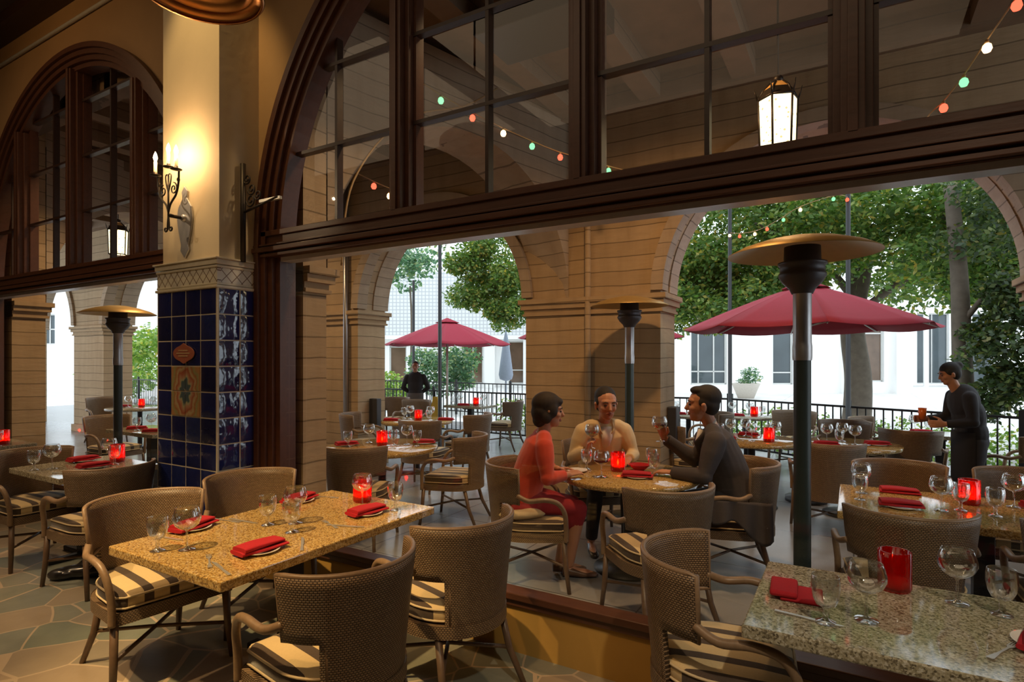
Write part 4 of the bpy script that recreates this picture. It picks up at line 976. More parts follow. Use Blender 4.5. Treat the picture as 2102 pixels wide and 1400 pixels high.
#NATURE
def leafmesh(mb, c, r, n, size, shell=.45, mi=0, rnd=random):
    vs = mb.v; 
    for _ in range(n):
        while True:
            d = Vector((rnd.uniform(-1, 1), rnd.uniform(-1, 1), rnd.uniform(-1, 1)))
            l = d.length
            if shell < l <= 1: break
        p = Vector((c[0]+d.x*r[0], c[1]+d.y*r[1], c[2]+d.z*r[2]))
        a = Vector((rnd.uniform(-1, 1), rnd.uniform(-1, 1), rnd.uniform(-.9, .3))).normalized(); b = a.cross(Vector((rnd.uniform(-1, 1), rnd.uniform(-1, 1), rnd.uniform(-1, 1)))).normalized()
        s = size*rnd.uniform(.6, 1.25); k = len(vs)
        vs += [tuple(p), tuple(p+a*s*.5+b*s*.26), tuple(p+a*s), tuple(p+a*s*.5-b*s*.26)]
        mb.f.append((k, k+1, k+2, k+3)); mb.m.append(mi); mb.sm.append(False)
def tree(name, label, cat, base, trunk, clusters, size, mat='leaf', branches=(), trunk_r=.15, grp=None):
    t = thing(name, label, cat, base, 0, grp)
    if trunk:
        pts = bez(trunk, 6); n = len(pts)
        MB().tube(pts, [trunk_r*(1-.45*i/n) for i in range(n)], 12).build('trunk', 'bark', t)
    for b in branches:
        pts = bez(b, 5); n = len(pts); MB().tube(pts, [trunk_r*.34*(1-.75*i/n) for i in range(n)], 8).build('branch', 'bark', t)
    m = MB()
    for c, r, n in clusters: leafmesh(m, c, r, n, size)
    m.build('foliage', mat, t); return t
def blobs(cx, cy, cz, rx, ry, rz, k, r0, r1, n):
    out = []
    for _ in range(k):
        while True:
            d = Vector((random.uniform(-1, 1), random.uniform(-1, 1), random.uniform(-1, 1)))
            if d.length <= 1: break
        r = random.uniform(r0, r1); out.append(((cx+d.x*rx, cy+d.y*ry, cz+d.z*rz), (r, r, r*.7), n))
    return out
# big tree in the right arch
tree('patio_tree', 'large leafy tree with a pale forked trunk filling the right arch', 'tree', (.05, 14.9, -.03),
     [(0, 0, 0), (.05, 0, 1.2), (-.06, 0, 2.4), (.10, 0, 3.6), (.25, 0, 4.6)],
     blobs(0, 0, 5.0, 5.2, 2.0, 2.0, 80, .55, 1.05, 620)+blobs(-3.0, -1.0, 3.55, 2.3, .8, .85, 32, .35, .7, 440)+blobs(-3.4, -1.2, 2.75, 1.3, .6, .35, 13, .28, .5, 330)+blobs(3.0, -1.2, 3.3, 1.9, .6, .9, 20, .4, .7, 400)+blobs(2.9, -1.5, 4.0, 2.6, 1.0, 1.5, 34, .5, .85, 480)+blobs(0, -.8, 3.9, 3, .6, .7, 16, .4, .7, 260)+blobs(0, -.5, 8.2, 4, 1.5, 1.6, 14, .8, 1.3, 260), .135, 'leaf',
     [[(0, 0, 2.6), (.9, -.5, 3.3), (2.2, -.9, 3.5), (3.3, -1.2, 4.2)], [(.05, 0, 2.9), (-.8, -.3, 4.0), (-2.0, -.6, 4.8)], [(.1, 0, 3.4), (.7, -.2, 4.7), (1.3, -.3, 5.9)], [(0, 0, 2.2), (-.6, -.2, 3.2), (-1.6, -.5, 3.7), (-3, -.9, 4.0)], [(.9, -.5, 3.3), (1.5, -.7, 4.3), (1.4, -.9, 5.3)]], .30)
tree('ivy_tree', 'dark ivy-clad tree behind the standing waitress', 'tree', (1.62, 12.1, -.03), [(0, 0, 0), (-.05, 0, 1.6), (-.1, 0, 3.2), (-.2, .1, 4.6)],
     blobs(.35, -.4, 2.0, .45, .4, 1.3, 18, .22, .42, 300)+blobs(.95, -.6, 1.9, .45, .3, 1.1, 14, .25, .42, 260)+blobs(.2, -.3, 4.0, 1.0, .6, .6, 9, .4, .6, 260), .11, 'leaf_dark', [[(-.1, 0, 2.2), (.4, -.3, 2.9), (1.1, -.5, 3.2)]], .17)
tree('leafy_tree', 'green tree crown hanging into the left patio arch', 'tree', (-7.3, 13.5, -.03), [(0, 0, 0), (.05, 0, 2.4), (-.1, 0, 4.2)],
     blobs(-1.0, -.7, 3.75, .95, .7, 1.0, 28, .30, .58, 430)+blobs(-1.2, -.3, 5.3, 1.5, 1.0, .9, 18, .5, .8, 300)+blobs(-.3, -.5, 3.0, .55, .5, .5, 8, .25, .45, 330), .115, 'leaf', [[(0, 0, 2.6), (-.9, -.2, 3.3), (-1.7, -.5, 3.6)]], .13)
tree('round_shrub', 'blue-green shrub behind the waiter in the left arch', 'shrub', (-11.6, 14.9, -.03), None, blobs(.3, 0, 1.35, 1.1, .8, .9, 18, .35, .6, 240), .14, 'leaf_teal')
tree('tall_palm_tree', 'feathery pale green tree at the far left of the left arch', 'tree', (-17.5, 20.5, -.03), [(0, 0, 0), (.1, 0, 3), (0, 0, 5)], blobs(-.3, 0, 6.2, 1.9, 1.2, 1.5, 14, .6, 1.0, 130), .25, 'leaf_teal', (), .07)
tree('garden_shrub', 'bright green garden bushes seen through the left window, near its edge', 'shrub', (-25.5, 12.6, -.03), None, blobs(0, 0, 1.7, 2.8, 1.0, 1.5, 22, .5, .9, 200), .2, 'leaf_lime')
tree('garden_shrub', 'dark green garden trees seen through the left window beside the tiled pillar', 'tree', (-19.5, 13.4, -.03), None, blobs(0, 0, 2.1, 2.8, 1.0, 2.2, 26, .5, .9, 200), .2, 'leaf')
tree('garden_shrub', 'pale green shrub low at the left edge of the left arch', 'shrub', (-14.0, 16.0, -.03), None, blobs(0, 0, .6, 1.2, .6, .5, 9, .3, .5, 200), .14, 'leaf_lime')
o = MB(); 
for x0, y0, x1, y1, n in ((-1.9, 11.3, 2.2, 9.7, 2600), (2.3, 9.6, 5.2, 8.4, 1100), (-6.6, 10.9, -5.0, 11.0, 900)):
    L = math.hypot(x1-x0, y1-y0); k = int(L/.28)
    for i in range(k+1):
        f = i/k; leafmesh(o, (x0+(x1-x0)*f+random.uniform(-.1, .1), y0+(y1-y0)*f+random.uniform(-.1, .1), .42), (.34, .3, random.uniform(.25, .42)), n//k, .085)
tag(o.build('hedge_foliage', 'leaf_lime'), 'low bright green planting behind the iron fence', 'hedge', kind='stuff')
struct(MB().box(-24, 9, 11.6, 12.3, -.1, .10).build('trim_6', 'stucco'), 'pale kerb of the planting bed')

# ------------------------------------------------------------ buildings; frame turned like the far facades
YW = math.radians(30.5); fw = Vector((-math.sin(YW), math.cos(YW), 0)); rt = Vector((math.cos(YW), math.sin(YW), 0))
def bld(label, depth, xo=0): p = fw*depth+rt*xo; return thing('building', label, 'building', (p.x, p.y, -.03), YW)
def facade(t, x0, x1, z1, wins, mat='stucco', deep=5, z0=0):
    xs = sorted(set([x0, x1]+[w[0] for w in wins]+[w[1] for w in wins])); mb = MB()
    for a, b in zip(xs[:-1], xs[1:]):
        cuts = sorted([(w[2], w[3]) for w in wins if w[0] <= a+1e-4 and w[1] >= b-1e-4]); z = z0
        for c, d in cuts: 
            if c > z: mb.box(a, b, 0, .35, z, c)
            z = d
        mb.box(a, b, 0, .35, z, z1)
    mb.box(x0, x1, .35, .5, z0, z1); mb.box(x0, x1, .5, deep, z1-.3, z1); mb.build('wall', mat, t)
    for i, w in enumerate(wins):
        f = MB(); a, b, c, d = w[:4]
        for q in ((a, a+.07, c, d), (b-.07, b, c, d), (a, b, c, c+.07), (a, b, d-.07, d)): f.box(q[0], q[1], .12, .2, q[2], q[3])
        for m in w[4]: f.box(m-.03, m+.03, .13, .19, c, d)
        for m in w[5]: f.box(a, b, .13, .19, m-.03, m+.03)
        fr = f.build('window', 'white_metal', t); MB().box(a, b, .17, .185, c, d).build('pane', w[6] if len(w) > 6 else 'pane_dark', fr)
t = bld('long white building across the plaza seen through the right arch', 28)
facade(t, 3.0, 19.4, 6.5, [(8.65, 10.4, .42, 3.56, (9.05, 9.8), (1.05,)), (12.62, 13.6, .42, 3.5, (), (1.0,)), (16.9, 18.0, .55, 3.5, (), (2.9,), 'pane_brown')])
MB().box(15.9, 16.15, -.35, 0, 0, 5).build('pilaster', 'stucco', t); MB().box(18.35, 18.9, -.4, 0, 0, 6.5).build('pilaster', 'stucco', t)
t2 = bld('white open gallery with slim columns right of the long white building', 36)
facade(t2, 22, 34, 7, [(23.2, 24.6, .1, 4.5, (23.9,), ()), (25.2, 27.2, .1, 4.5, (26.2,), ()), (28, 30, .1, 4.5, (), ())])
for x in (24.9, 27.5, 30.4): MB().lathe([(.14, 0), (.14, 4.6)], 12, loc=(x, -1.2, 0)).build('column', 'stucco', t2)
t3 = bld('pale building with a fine square-grid upper wall seen through the left arch', 34)
facade(t3, -14, 4.5, 3.0, [(-7.2, -6.2, .3, 2.4, (), (), 'pane_brown'), (-2.9, -1.7, .2, 2.7, (-2.3,), (), 'pane_brown'), (-.2, .9, .2, 2.7, (), (1.0,), 'pane_brown')])
o = MB().box(-11.5, 5, -.5, 4, 0, 3.7).build('grid_screen', 'screen', t3); o.location = (0, 0, 3.0)
MB().box(-14, 5, -.6, .2, 2.8, 3.02).build('ledge', 'stucco', t3)
for x in (-3.4, -1.3, .95): MB().box(x-.3, x+.3, -.45, 0, 0, 2.85).build('pilaster', 'stucco', t3)
t4 = bld('white gabled house seen small through the left window', 30, -22.5)
facade(t4, -4, 5, 6.0, [(-1.9, -1.2, 2.4, 4.0, (-1.55,), (3.2,)), (.1, .8, 2.4, 4.0, (.45,), (3.2,)), (2.1, 2.8, 2.4, 4.0, (2.45,), (3.2,))])
g = MB(); g.prism([(-4.4, 6.0), (5.4, 6.0), (.5, 8.2)], -.0, .6, M4=Matrix.Rotation(PI/2, 4, 'X') @ Matrix.Translation((0, 0, -.6))); g.build('gable', 'stucco', t4)
p = fw*24.5+rt*9.9
o = MB().lathe([(0, 0), (.32, 0), (.52, .5), (.58, .62), (.5, .64), (.45, .55), (0, .5)], 24).build('planter_pot', 'pot'); tag(o, 'large pale round planter pot before the white building', 'pot'); o.location = (p.x, p.y, -.03)
tree('potted_shrub', 'small greyish shrub growing in the pale planter pot', 'plant', (p.x, p.y, .45), None, blobs(0, 0, .45, .4, .4, .25, 6, .2, .35, 90), .12, 'leaf_teal')
o = MB().prism([(-.22, 0), (.22, 0), (.05, .62), (-.05, .62)], -.02, .02, M4=Matrix.Rotation(PI/2, 4, 'X')).build('yellow_floor_sign', 'yellow'); tag(o, 'yellow folded floor sign beside the waiter in the left arch', 'sign'); o.location = (-7.35, 9.4, .25)
MB2 = MB().tube([(-.18, 0, -.25), (-.03, 0, .1)], .012, 6).tube([(.18, 0, -.25), (.03, 0, .1)], .012, 6).build('leg', 'yellow', o)
# closed grey-blue parasol leaning by the far building
o = MB(); o.tube([(0, 0, 0), (0, 0, 2.6)], .03, 8); o.lathe([(.06, .95), (.20, 1.0), (.24, 1.15), (.17, 1.7), (.10, 2.2), (.04, 2.5)], 14); o = o.build('closed_parasol', simple('grey_blue_canvas', (.28, .32, .40), .8)); tag(o, 'folded blue-grey parasol far back at the right side of the left arch', 'parasol'); q = fw*19+rt*-.2; o.location = (q.x, q.y, -.03)
# soft bag on the dining room floor
o = MB(); o.ell((0, 0, .045), (.20, .07, .05)); o.ell((.10, .05, .07), (.16, .08, .07)); o.ell((-.12, -.03, .04), (.10, .06, .045)); o = o.build('leather_bag', 'bag', None, remesh=.01, smooth_it=2); tag(o, 'shiny black bag lying on the floor under the chair left of the pillar', 'bag'); o.location = (-5.02, 2.12, 0); o.rotation_euler = (0, 0, .7)
#PEOPLE
# ------------------------------------------------------------ people
def rotm(yaw=0, pitch=0, roll=0): return Matrix.Rotation(yaw, 4, 'Z') @ Matrix.Rotation(pitch, 4, 'Y') @ Matrix.Rotation(roll, 4, 'X')
def hand(mb, wrist, direc, palm_n, side, curl=.5, sc=1.0, spread=.05):
    """five-fingered hand: wrist point, direction of the palm, palm facing normal, side=+1 thumb on left of direction"""
    d = Vector(direc).normalized(); n = Vector(palm_n); n = (n-d*n.dot(d)).normalized(); l = n.cross(d)*side
    w = Vector(wrist); s = sc
    mb.tube([w-d*.02*s, w+d*.02*s, w+d*.055*s, w+d*.088*s], [(.026*s, .017*s), (.033*s, .016*s), (.041*s, .015*s), (.040*s, .011*s)], 12, side=l)
    for i, (off, ln) in enumerate(((.031, .074), (.0105, .083), (-.0105, .077), (-.031, .060))):
        p = w+d*.082*s+l*off*s; a = 0; pts = [p-d*.02*s]; dirr = d+l*(off*spread*10)
        dirr.normalize(); a = 0
        for k, f in enumerate((.45, .32, .26)):
            a += curl*(.7+.25*k); v = dirr*math.cos(a)+n*math.sin(a); pts.append(p.copy()); p = p+v*ln*f*s
        pts.append(p); mb.tube(pts, [.0085*s, .0092*s, .0085*s, .0080*s, .0068*s][:len(pts)], 8)
    p = w+d*.025*s+l*.028*s; v1 = (d*.62+l*.72+n*.25).normalized(); v2 = (d*.85+l*.35+n*.5*curl+n*.1).normalized()
    mb.tube([p-l*.01*s, p+v1*.035*s, p+v1*.035*s+v2*.03*s, p+v1*.035*s+v2*.056*s], [.013*s, .0115*s, .010*s, .008*s], 8)
def head(root, body, c, yaw, pitch=0, roll=0, s=1.0, hair='short', haircol='hair', skin='skin', eyes=True):
    """adds head volume to body mesh (same skin surface) and eyes, brows, lips, hair as children. face looks along +x"""
    Mx = Matrix.Translation(c) @ rotm(yaw, pitch, roll) @ Matrix.Scale(s, 4)
    E = lambda cc, r, seg=16: body.ell(cc, r, Mx, seg, 12)
    E((-.012, 0, .035), (.093, .074, .082)); E((.018, 0, .0), (.070, .064, .085)); E((.028, 0, -.055), (.050, .050, .050)); E((.050, 0, -.083), (.026, .028, .020))
    E((.058, 0, .030), (.030, .055, .026))
    for sg in (-1, 1):
        E((.052, sg*.036, -.018), (.030, .022, .024), 12); E((-.008, sg*.074, -.008), (.017, .009, .030), 12); E((-.004, sg*.076, .008), (.016, .012, .016), 10)
        E((.074, sg*.012, -.028), (.010, .009, .008), 10)
    body.tube([Mx @ Vector(p) for p in ((.078, 0, .024), (.092, 0, -.004), (.101, 0, -.022), (.088, 0, -.033))], [.009*s, .010*s, .0125*s, .008*s], 10)
    body.tube([Mx @ Vector((.070, -.018, -.052)), Mx @ Vector((.080, 0, -.050)), Mx @ Vector((.070, .018, -.052))], .008*s, 8)
    e = MB()
    for sg in (-1, 1): e.ell((.0785, sg*.030, .006), (.008, .0125, .0058), Mx, 12, 8)
    e.build('eyes', 'eye', root)
    b = MB()
    for sg in (-1, 1): b.tube([Mx @ Vector(p) for p in ((.085, sg*.014, .026), (.087, sg*.032, .031), (.074, sg*.050, .025))], [.0035*s, .0045*s, .0025*s], 6)
    b.build('eyebrows', 'brow', root)
    l = MB(); l.tube([Mx @ Vector(p) for p in ((.0745, -.021, -.053), (.0845, -.008, -.0485), (.0845, .008, -.0485), (.0745, .021, -.053))], [.003*s, .0055*s, .0055*s, .003*s], 8)
    l.tube([Mx @ Vector(p) for p in ((.0735, -.018, -.056), (.083, 0, -.060), (.0735, .018, -.056))], [.003*s, .0062*s, .003*s], 8); l.build('lips', 'lip', root)
    h = MB(); H = lambda cc, r: h.ell(cc, r, Mx, 18, 14)
    if hair == 'bob':
        H((-.020, 0, .052), (.104, .087, .086)); H((-.045, 0, -.005), (.078, .084, .085)); H((-.055, 0, -.060), (.055, .066, .055))
        for sg in (-1, 1): H((.012, sg*.066, .012), (.045, .022, .055)); H((-.02, sg*.070, -.035), (.040, .020, .045))
        H((.055, 0, .072), (.040, .058, .030))
    elif hair == 'bun':
        H((-.020, 0, .050), (.098, .081, .080)); H((-.040, 0, .0), (.070, .077, .075)); H((-.10, 0, .07), (.045, .045, .045))
        for sg in (-1, 1): H((.0, sg*.064, .03), (.045, .018, .04))
    else:
        H((-.028, 0, .057), (.093, .078, .077)); H((-.048, 0, .005), (.062, .075, .070))
        for sg in (-1, 1): H((-.012, sg*.066, .024), (.042, .014, .034))
        if hair == 'full': H((.020, 0, .098), (.060, .062, .030)); H((-.03, 0, .06), (.092, .081, .080))
    h.build('hair', haircol, root, remesh=.008, smooth_it=3)
    return Mx
def limb(mb, a, b, c, ra, rb, rc, seg=14):
    a, b, c = Vector(a), Vector(b), Vector(c)
    mb.tube([a, a.lerp(b, .35), a.lerp(b, .8), b, b.lerp(c, .25), b.lerp(c, .7), c], [ra, ra*.98, rb*1.02, rb, rb*1.04, (rb+rc)/2*.95, rc], seg); mb.ell(b, (rb*1.0,)*3); mb.ell(a, (ra,)*3)
def torso(mb, pts, seg=20, side=(0, 1, 0)):
    P = [p for p, r in pts]; R = [r for p, r in pts]; mb.tube(P, R, seg, side=side)
    mb.ell(P[0], (R[0][1]*.9, R[0][0]*.95, R[0][1]*.7)); mb.ell(P[-1], (R[-1][1], R[-1][0], R[-1][1]*.6))

def seated(label, loc, rz, o):
    r = thing('person', label, 'person', loc, rz); g = o.get
    lean = g('lean', .08); sw = g('sw', .19); z0 = .56
    sh = .50*g('h', 1.0)
    def T(f): return Vector((lean*f*1.6+g('bx', 0), g('ly', 0)*f, z0+.04+sh*f))
    S_ = {s: T(.93)+Vector((0, s*sw, -.035)) for s in (-1, 1)}
    neck = T(1.02); hc = T(1.02)+Vector((lean*.35+.01+g('hx', 0), g('hy', 0), .165))
    b = MB()
    k = g('fat', 1.0)
    torso(b, [(T(0), (.15*k, .105*k)), (T(.3), (.130*k, .105*k)), (T(.6), (.150*k, .105*k)), (T(.85), (.165*k, .095)), (T(.97), (.10, .065))])
    b.tube([T(.9), neck, hc+Vector((-.015, 0, -.05))], [.062, .052, .052], 14)
    for s in (-1, 1):
        e, w = g('arm')[s]; e, w = Vector(e), Vector(w)
        limb(b, S_[s], e, w, .048*k**.5, .036, .024)
        hd = g('hand')[s]; hand(b, w, hd[0], hd[1], s*hd[2] if len(hd) > 2 else s, hd[3] if len(hd) > 3 else .5, g('hs', 1.0))
        kn_, an = g('leg')[s]; hp = T(0)+Vector((.02, s*.09, -.01)); limb(b, hp, kn_, an, .075*k, .052, .034)
        b.tube([Vector(an)+Vector((-.03, 0, -.02)), Vector(an)+Vector((.02, 0, -.045)), Vector(an)+Vector((.13, s*.02, -.06)), Vector(an)+Vector((.18, s*.02, -.064))], [.030, .034, .032, .018], 10)
    head(r, b, hc, g('yaw', 0), g('pitch', 0), g('roll', 0), g('hsz', 1.0), g('hair', 'short'), g('hc', 'hair'))
    b.build('body', 'skin', r, remesh=.0052, smooth_it=2)
    # top garment
    t = MB(); e_ = g('ease', .014)
    torso(t, [(T(-.06), (.165*k+e_, .115*k+e_)), (T(.15), (.150*k+e_, .115*k+e_)), (T(.35), (.140*k+e_, .110*k+e_)), (T(.6), (.152*k+e_, .108*k+e_)), (T(.85), (.172*k+e_, .098+e_)), (T(.955), (.125, .072+e_*.6))])
    for s in (-1, 1):
        e, w = g('arm')[s]; e, w = Vector(e), Vector(w); cut = g('cuff', .93)
        limb(t, S_[s], e, e.lerp(w, cut), .056*k**.5+e_, .043+e_*.7, .031+e_*.8)
    for s in (-1, 1): t.tube([T(1.02)+Vector((0, s*.045, -.01)), T(.98)+Vector((0, s*sw*.62, -.005)), S_[s]], [.045+e_*.5, .052+e_*.5, .056*k**.5+e_*.8], 12)
    for p, q in g('topx', []): t.ell(p, q)
    t.build(g('topn', 'shirt'), g('topm', 'white_shirt'), r, remesh=.009, smooth_it=2)
    l = MB()
    l.ell(T(-.02), (.125*k, .175*k, .105))
    for s in (-1, 1):
        kn_, an = g('leg')[s]; kn_, an = Vector(kn_), Vector(an); hp = T(0)+Vector((.02, s*.09, -.01))
        limb(l, hp, kn_, kn_.lerp(an, g('hem', .95)), .090*k, .066, .052)
    for p, q in g('botx', []): l.ell(p, q)
    l.build(g('botn', 'trousers'), g('botm', 'trouser'), r, remesh=.011, smooth_it=3)
    for s in (-1, 1):
        an = Vector(g('leg')[s][1]); f = MB()
        f.tube([an+Vector((-.05, 0, -.045)), an+Vector((0, 0, -.045)), an+Vector((.10, s*.015, -.062)), an+Vector((.19, s*.02, -.068)), an+Vector((.215, s*.02, -.070))], [(.030, .032), (.038, .036), (.044, .026), (.038, .020), (.015, .012)], 12, side=(0, 1, 0)); f.build('shoe', g('shoe', 'shoe'), r)
    return r, T, S_, hc
def W2L(loc, rz):
    Mi = (Matrix.Translation(loc) @ Matrix.Rotation(rz, 4, 'Z')).inverted()
    return lambda x, y, z: tuple(Mi @ Vector((x, y, z)))
# woman in orange
loc = Vector((-2.15, 3.79, 0)); rz = D2R(36); L = W2L(loc, rz)
# woman
seated('woman in orange top and red skirt with short dark hair, seated left, facing right', loc, rz, dict(
    lean=.10, sw=.165, h=.95, hair='bob', hc='hair', yaw=D2R(-4), pitch=D2R(3), hsz=1.10, ease=.012, fat=1.04, topn='sweater', topm='orange_knit', botn='skirt', botm='red_skirt', shoe='tan_shoe', hs=.9, hem=.30,
    arm={1: ((.15, .22, .80), (.30, .10, .795)), -1: ((.16, -.23, .79), (.34, -.10, .79))}, cuff=.8,
    hand={1: ((.9, -.35, .1), (0, -.2, -1), 1, .35), -1: ((.9, .4, .15), (0, .3, -1), 1, .35)},
    leg={1: ((.40, .08, .53), (.30, .07, .09)), -1: ((.42, -.08, .53), (.36, -.02, .09))},
    botx=[((.18, 0, .555), (.22, .155, .07)), ((.36, 0, .48), (.08, .13, .13)), ((-.02, -.17, .545), (.12, .05, .05))]))
o = MB().ell((0, 0, 0), (.17, .05, .035)).ell((.05, .01, .01), (.10, .045, .03)).build('folded_shawl', 'piping', None, remesh=.008, smooth_it=1); tag(o, 'cream cloth crumpled on the seat beside the woman in orange', 'cloth'); q = Matrix.Translation(loc) @ Matrix.Rotation(rz, 4, 'Z') @ Vector((-.02, -.215, .535)); o.location = q; o.rotation_euler = (0, 0, rz)
# man in cream shirt
loc = Vector((-2.01, 4.95, 0)); rz = D2R(-52)
rr, T, S_, hc = seated('man in an open cream shirt sitting behind the table, facing us', loc, rz, dict(
    lean=.13, sw=.185, h=.95, hair='short', hc='hair_grey', yaw=D2R(2), pitch=D2R(5), hsz=1.2, fat=1.15, ease=.018, topm='cream_shirt', topn='shirt',
    arm={1: ((.20, .27, .80), (.40, .16, .80)), -1: ((.18, -.27, .79), (.37, -.20, .87))},
    hand={1: ((.8, -.5, .0), (0, -.1, -1), 1, .35), -1: ((.35, .1, .9), (.3, .95, 0), 1, .95)},
    leg={1: ((.42, .15, .54), (.36, .16, .09)), -1: ((.43, -.14, .54), (.30, -.14, .09))}))
u = MB(); c0 = T(.78)+Vector((.112, 0, 0)); c1 = T(.96)+Vector((.058, 0, .0))
u.tube([T(.55)+Vector((.128, 0, 0)), c0+Vector((.022, 0, 0)), c1+Vector((.012, 0, 0))], [(.034, .014), (.048, .014), (.056, .022)], 12, side=(0, 1, 0)); u.build('undershirt', 'white_shirt', rr)
k = MB()
for s in (-1, 1): k.tube([T(1.0)+Vector((-.02, s*.064, .022)), T(.985)+Vector((.045, s*.062, .012)), T(.90)+Vector((.10, s*.060, -.0)), T(.84)+Vector((.118, s*.040, 0))], [(.012, .022), (.010, .024), (.008, .022), (.005, .008)], 10)
k.build('collar', 'cream_shirt', rr)
# man in dark suit
loc = Vector((-.73, 4.60, 0)); rz = D2R(192)
rr, T, S_, hc = seated('man in a dark suit seated at the right, raising a glass, facing left', loc, rz, dict(
    lean=.12, sw=.20, h=1.03, hair='full', hc='hair_grey', yaw=D2R(4), pitch=D2R(-2), hsz=1.18, fat=1.08, ease=.022, topn='jacket', topm='suit', hx=.02,
    arm={1: ((.25, .27, .80), (.49, .12, .79)), -1: ((.33, -.26, .83), (.56, -.17, 1.01))},
    hand={1: ((.9, -.3, 0), (0, -.1, -1), 1, .4), -1: ((.25, .1, .95), (.35, .9, 0), 1, .95)},
    leg={1: ((.42, .13, .54), (.30, .14, .09)), -1: ((.43, -.13, .54), (.40, -.13, .09))},
    topx=[]))
k = MB(); k.tube([T(1.0)+Vector((-.03, 0, .02)), T(.99)+Vector((.02, 0, .02))], [(.062, .06), (.060, .055)], 16, side=(0, 1, 0))
k.tube([T(.60)+Vector((.160, 0, 0)), T(.80)+Vector((.152, 0, 0)), T(.97)+Vector((.088, 0, .012))], [(.020, .012), (.050, .016), (.062, .026)], 12, side=(0, 1, 0)); k.build('shirt', 'white_shirt', rr)
k = MB(); k.tube([T(.60)+Vector((.172, 0, 0)), T(.80)+Vector((.170, 0, 0)), T(.94)+Vector((.122, 0, 0))], [(.020, .007), (.018, .007), (.012, .010)], 10, side=(0, 1, 0)); k.build('necktie', 'tie', rr)
k = MB()
for s in (-1, 1): k.tube([T(1.0)+Vector((-.03, s*.078, .015)), T(.95)+Vector((.06, s*.086, 0)), T(.80)+Vector((.148, s*.066, 0)), T(.60)+Vector((.172, s*.022, 0))], [(.012, .02), (.010, .024), (.008, .026), (.006, .01)], 10)
k.build('lapels', 'suit', rr)
# jacket tails and a dark coat hanging over the chair side
cl = MB()
def coat(u, v):
    x = -.21+.50*u; z = .645-.31*v*(.72+.28*math.sin(u*7+1))*(.55+.45*math.sin(PI*min(1, u*1.1+.12))**.4); y = .325+.022*math.sin(u*22)*(.3+.7*v)+.03*v
    return (x, y, z)
cl.grid(coat, 22, 12); o = cl.build('draped_coat', 'suit', None, solid=.012); tag(o, 'dark coat draped over the arm side of the suited man\'s chair, its tail hanging down', 'coat')
o.location = (-.77, 4.62, 0); o.rotation_euler = (0, 0, D2R(196))
# raised glasses with red wine
def wine_held(x, y, z, tilt, label):
    t = inst(WG, label, (x, y, z), 0, 'balloon wine glasses on the tables'); t.rotation_euler = tilt
    MB().lathe([(.01, .099), (.029, .104), (.047, .121), (.057, .140), (0, .1405)], 20).build('wine', 'wine', t)

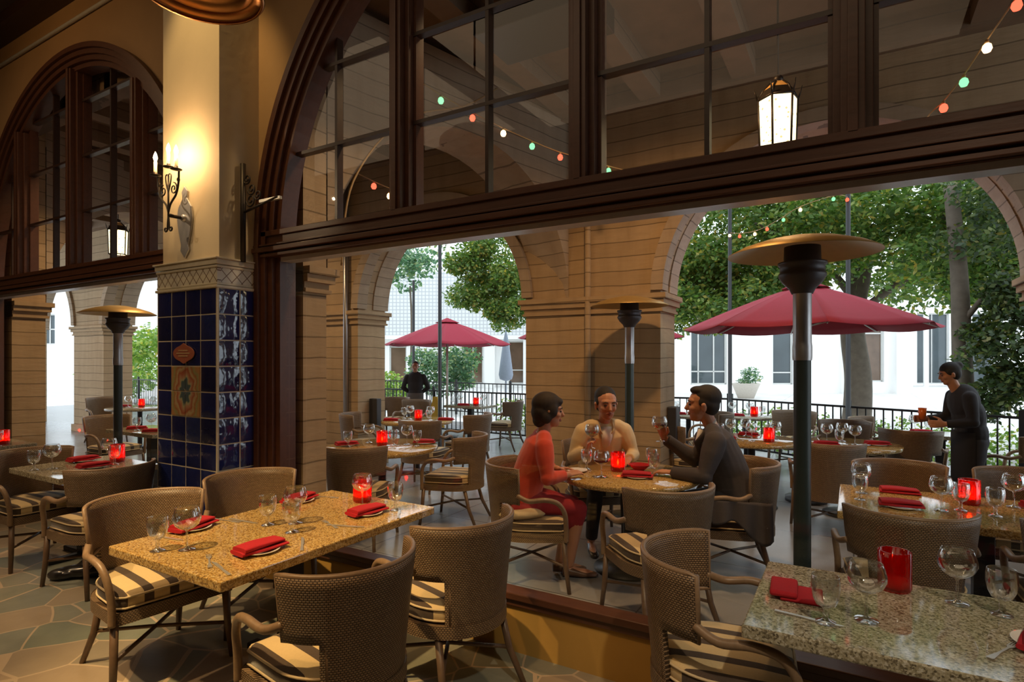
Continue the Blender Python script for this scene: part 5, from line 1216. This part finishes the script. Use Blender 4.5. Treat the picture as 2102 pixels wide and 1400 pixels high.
# standing figures
def standing(label, loc, rz, h, o):
    g = o.get; r = thing('person', label, 'person', loc, rz); s0 = h/1.75; V = lambda x, y, z: Vector((x*s0, y*s0, z*s0))
    ln = g('lean', 0)
    T = lambda f: V(ln*f*f, 0, .93+.50*f)
    b = MB(); torso(b, [(T(0), (.155*s0, .10*s0)), (T(.3), (.13*s0, .09*s0)), (T(.7), (.16*s0, .10*s0)), (T(.95), (.12*s0, .07*s0))])
    hc = T(1.0)+V(ln*.5+.03, 0, .20); b.tube([T(.9), T(1.03)+V(ln*.1, 0, 0), hc+V(-.01, 0, -.05)], [.06, .05, .05], 12)
    c = MB(); torso(c, [(T(-.1), (.175*s0, .125*s0)), (T(.25), (.150*s0, .110*s0)), (T(.65), (.180*s0, .118*s0)), (T(.88), (.185*s0, .10*s0)), (T(.99), (.11*s0, .07*s0))])
    p = MB(); p.ell(T(-.05), (.15*s0, .19*s0, .13*s0)); bw = g('bulk', 1.0)
    for q, rr_ in ((T(.1), (.13, .17)), (T(.5), (.13, .185)), (T(.8), (.12, .20))): c.ell(q, (rr_[0]*s0*bw, rr_[1]*s0*bw, .20*s0))
    for s in (-1, 1):
        e, w = g('arm')[s]; e, w = V(*e), V(*w); S1 = T(.92)+V(0, s*.19, 0)
        limb(b, S1, e, w, .045, .036, .025); hand(b, w, g('hand')[s][0], g('hand')[s][1], s, .6)
        limb(c, S1, e, e.lerp(w, g('cuff', .95)), .062, .050, .040)
        hp = T(0)+V(0, s*.09, -.03); kk = V(.03, s*.10, .50); an = V(0+.05*s*g('step', 0), s*.10, .09)
        limb(b, hp, kk, an, .075, .05, .034); limb(p, hp, kk, kk.lerp(an, .93), .095, .070, .060)
        b.tube([an+V(-.04, 0, -.04), an+V(.05, 0, -.05), an+V(.16, 0, -.06)], [.032, .034, .02], 10)
        f = MB(); f.tube([an+V(-.06, 0, -.045), an+V(.02, 0, -.045), an+V(.12, 0, -.06), an+V(.20, 0, -.066)], [(.034, .036), (.040, .038), (.046, .028), (.02, .015)], 12, side=(0, 1, 0)); f.build('shoe', 'shoe', r)
    head(r, b, hc, g('yaw', 0), g('pitch', 0), 0, s0*1.05, g('hair', 'short'), 'hair_grey')
    b.build('body', 'skin', r, remesh=.0075, smooth_it=2); c.build('shirt', 'black_cloth', r, remesh=.012, smooth_it=3); p.build('trousers', 'trouser', r, remesh=.013, smooth_it=3)
    if g('apron'):
        a = MB(); a.grid(lambda u, v: tuple(T(0)+V(.175*math.cos((u-.5)*2.6)+.0, .20*math.sin((u-.5)*2.6), .08-.55*v)), 14, 8); a.build('apron', g('apron'), r, solid=.008)
    return r
standing('waiter in black standing with hands behind his back in the left arch', (-8.15, 9.72, 0), D2R(-55), 1.58, dict(apron='apron',
    arm={1: ((-.06, .30, 1.13), (-.13, .10, .98)), -1: ((-.06, -.30, 1.13), (-.13, -.10, .98))}, hand={1: ((0, -1, -.1), (-1, 0, 0)), -1: ((0, 1, -.1), (-1, 0, 0))}))
standing('waitress in dark clothes walking left with an orange drink on the far right', (1.02, 7.30, 0), D2R(196), 1.60, dict(lean=.12, bulk=1.12, hair='bun', pitch=D2R(14), step=1, apron='black_cloth',
    arm={1: ((.10, .27, 1.13), (.33, .20, 1.10)), -1: ((.12, -.27, 1.13), (.36, -.18, 1.12))}, hand={1: ((1, 0, 0), (0, -1, 0)), -1: ((1, 0, 0), (0, 1, 0))}))
wine_held(-1.33, 4.61, .985, (.06, -.05, 0), 'raised wine glass with red wine in the suited man\'s hand')
wine_held(-1.90, 4.54, .895, (.0, .05, 0), 'wine glass with red wine lifted by the man in the cream shirt')
o = MB().lathe([(0, 0), (.03, 0), (.038, .12), (.036, .12), (.0, .115)], 20).build('orange_drink', simple('orange_juice', (.75, .16, .02), .3)); tag(o, 'tall glass of orange drink carried by the waitress', 'drink'); o.location = (.62, 7.32, 1.02)
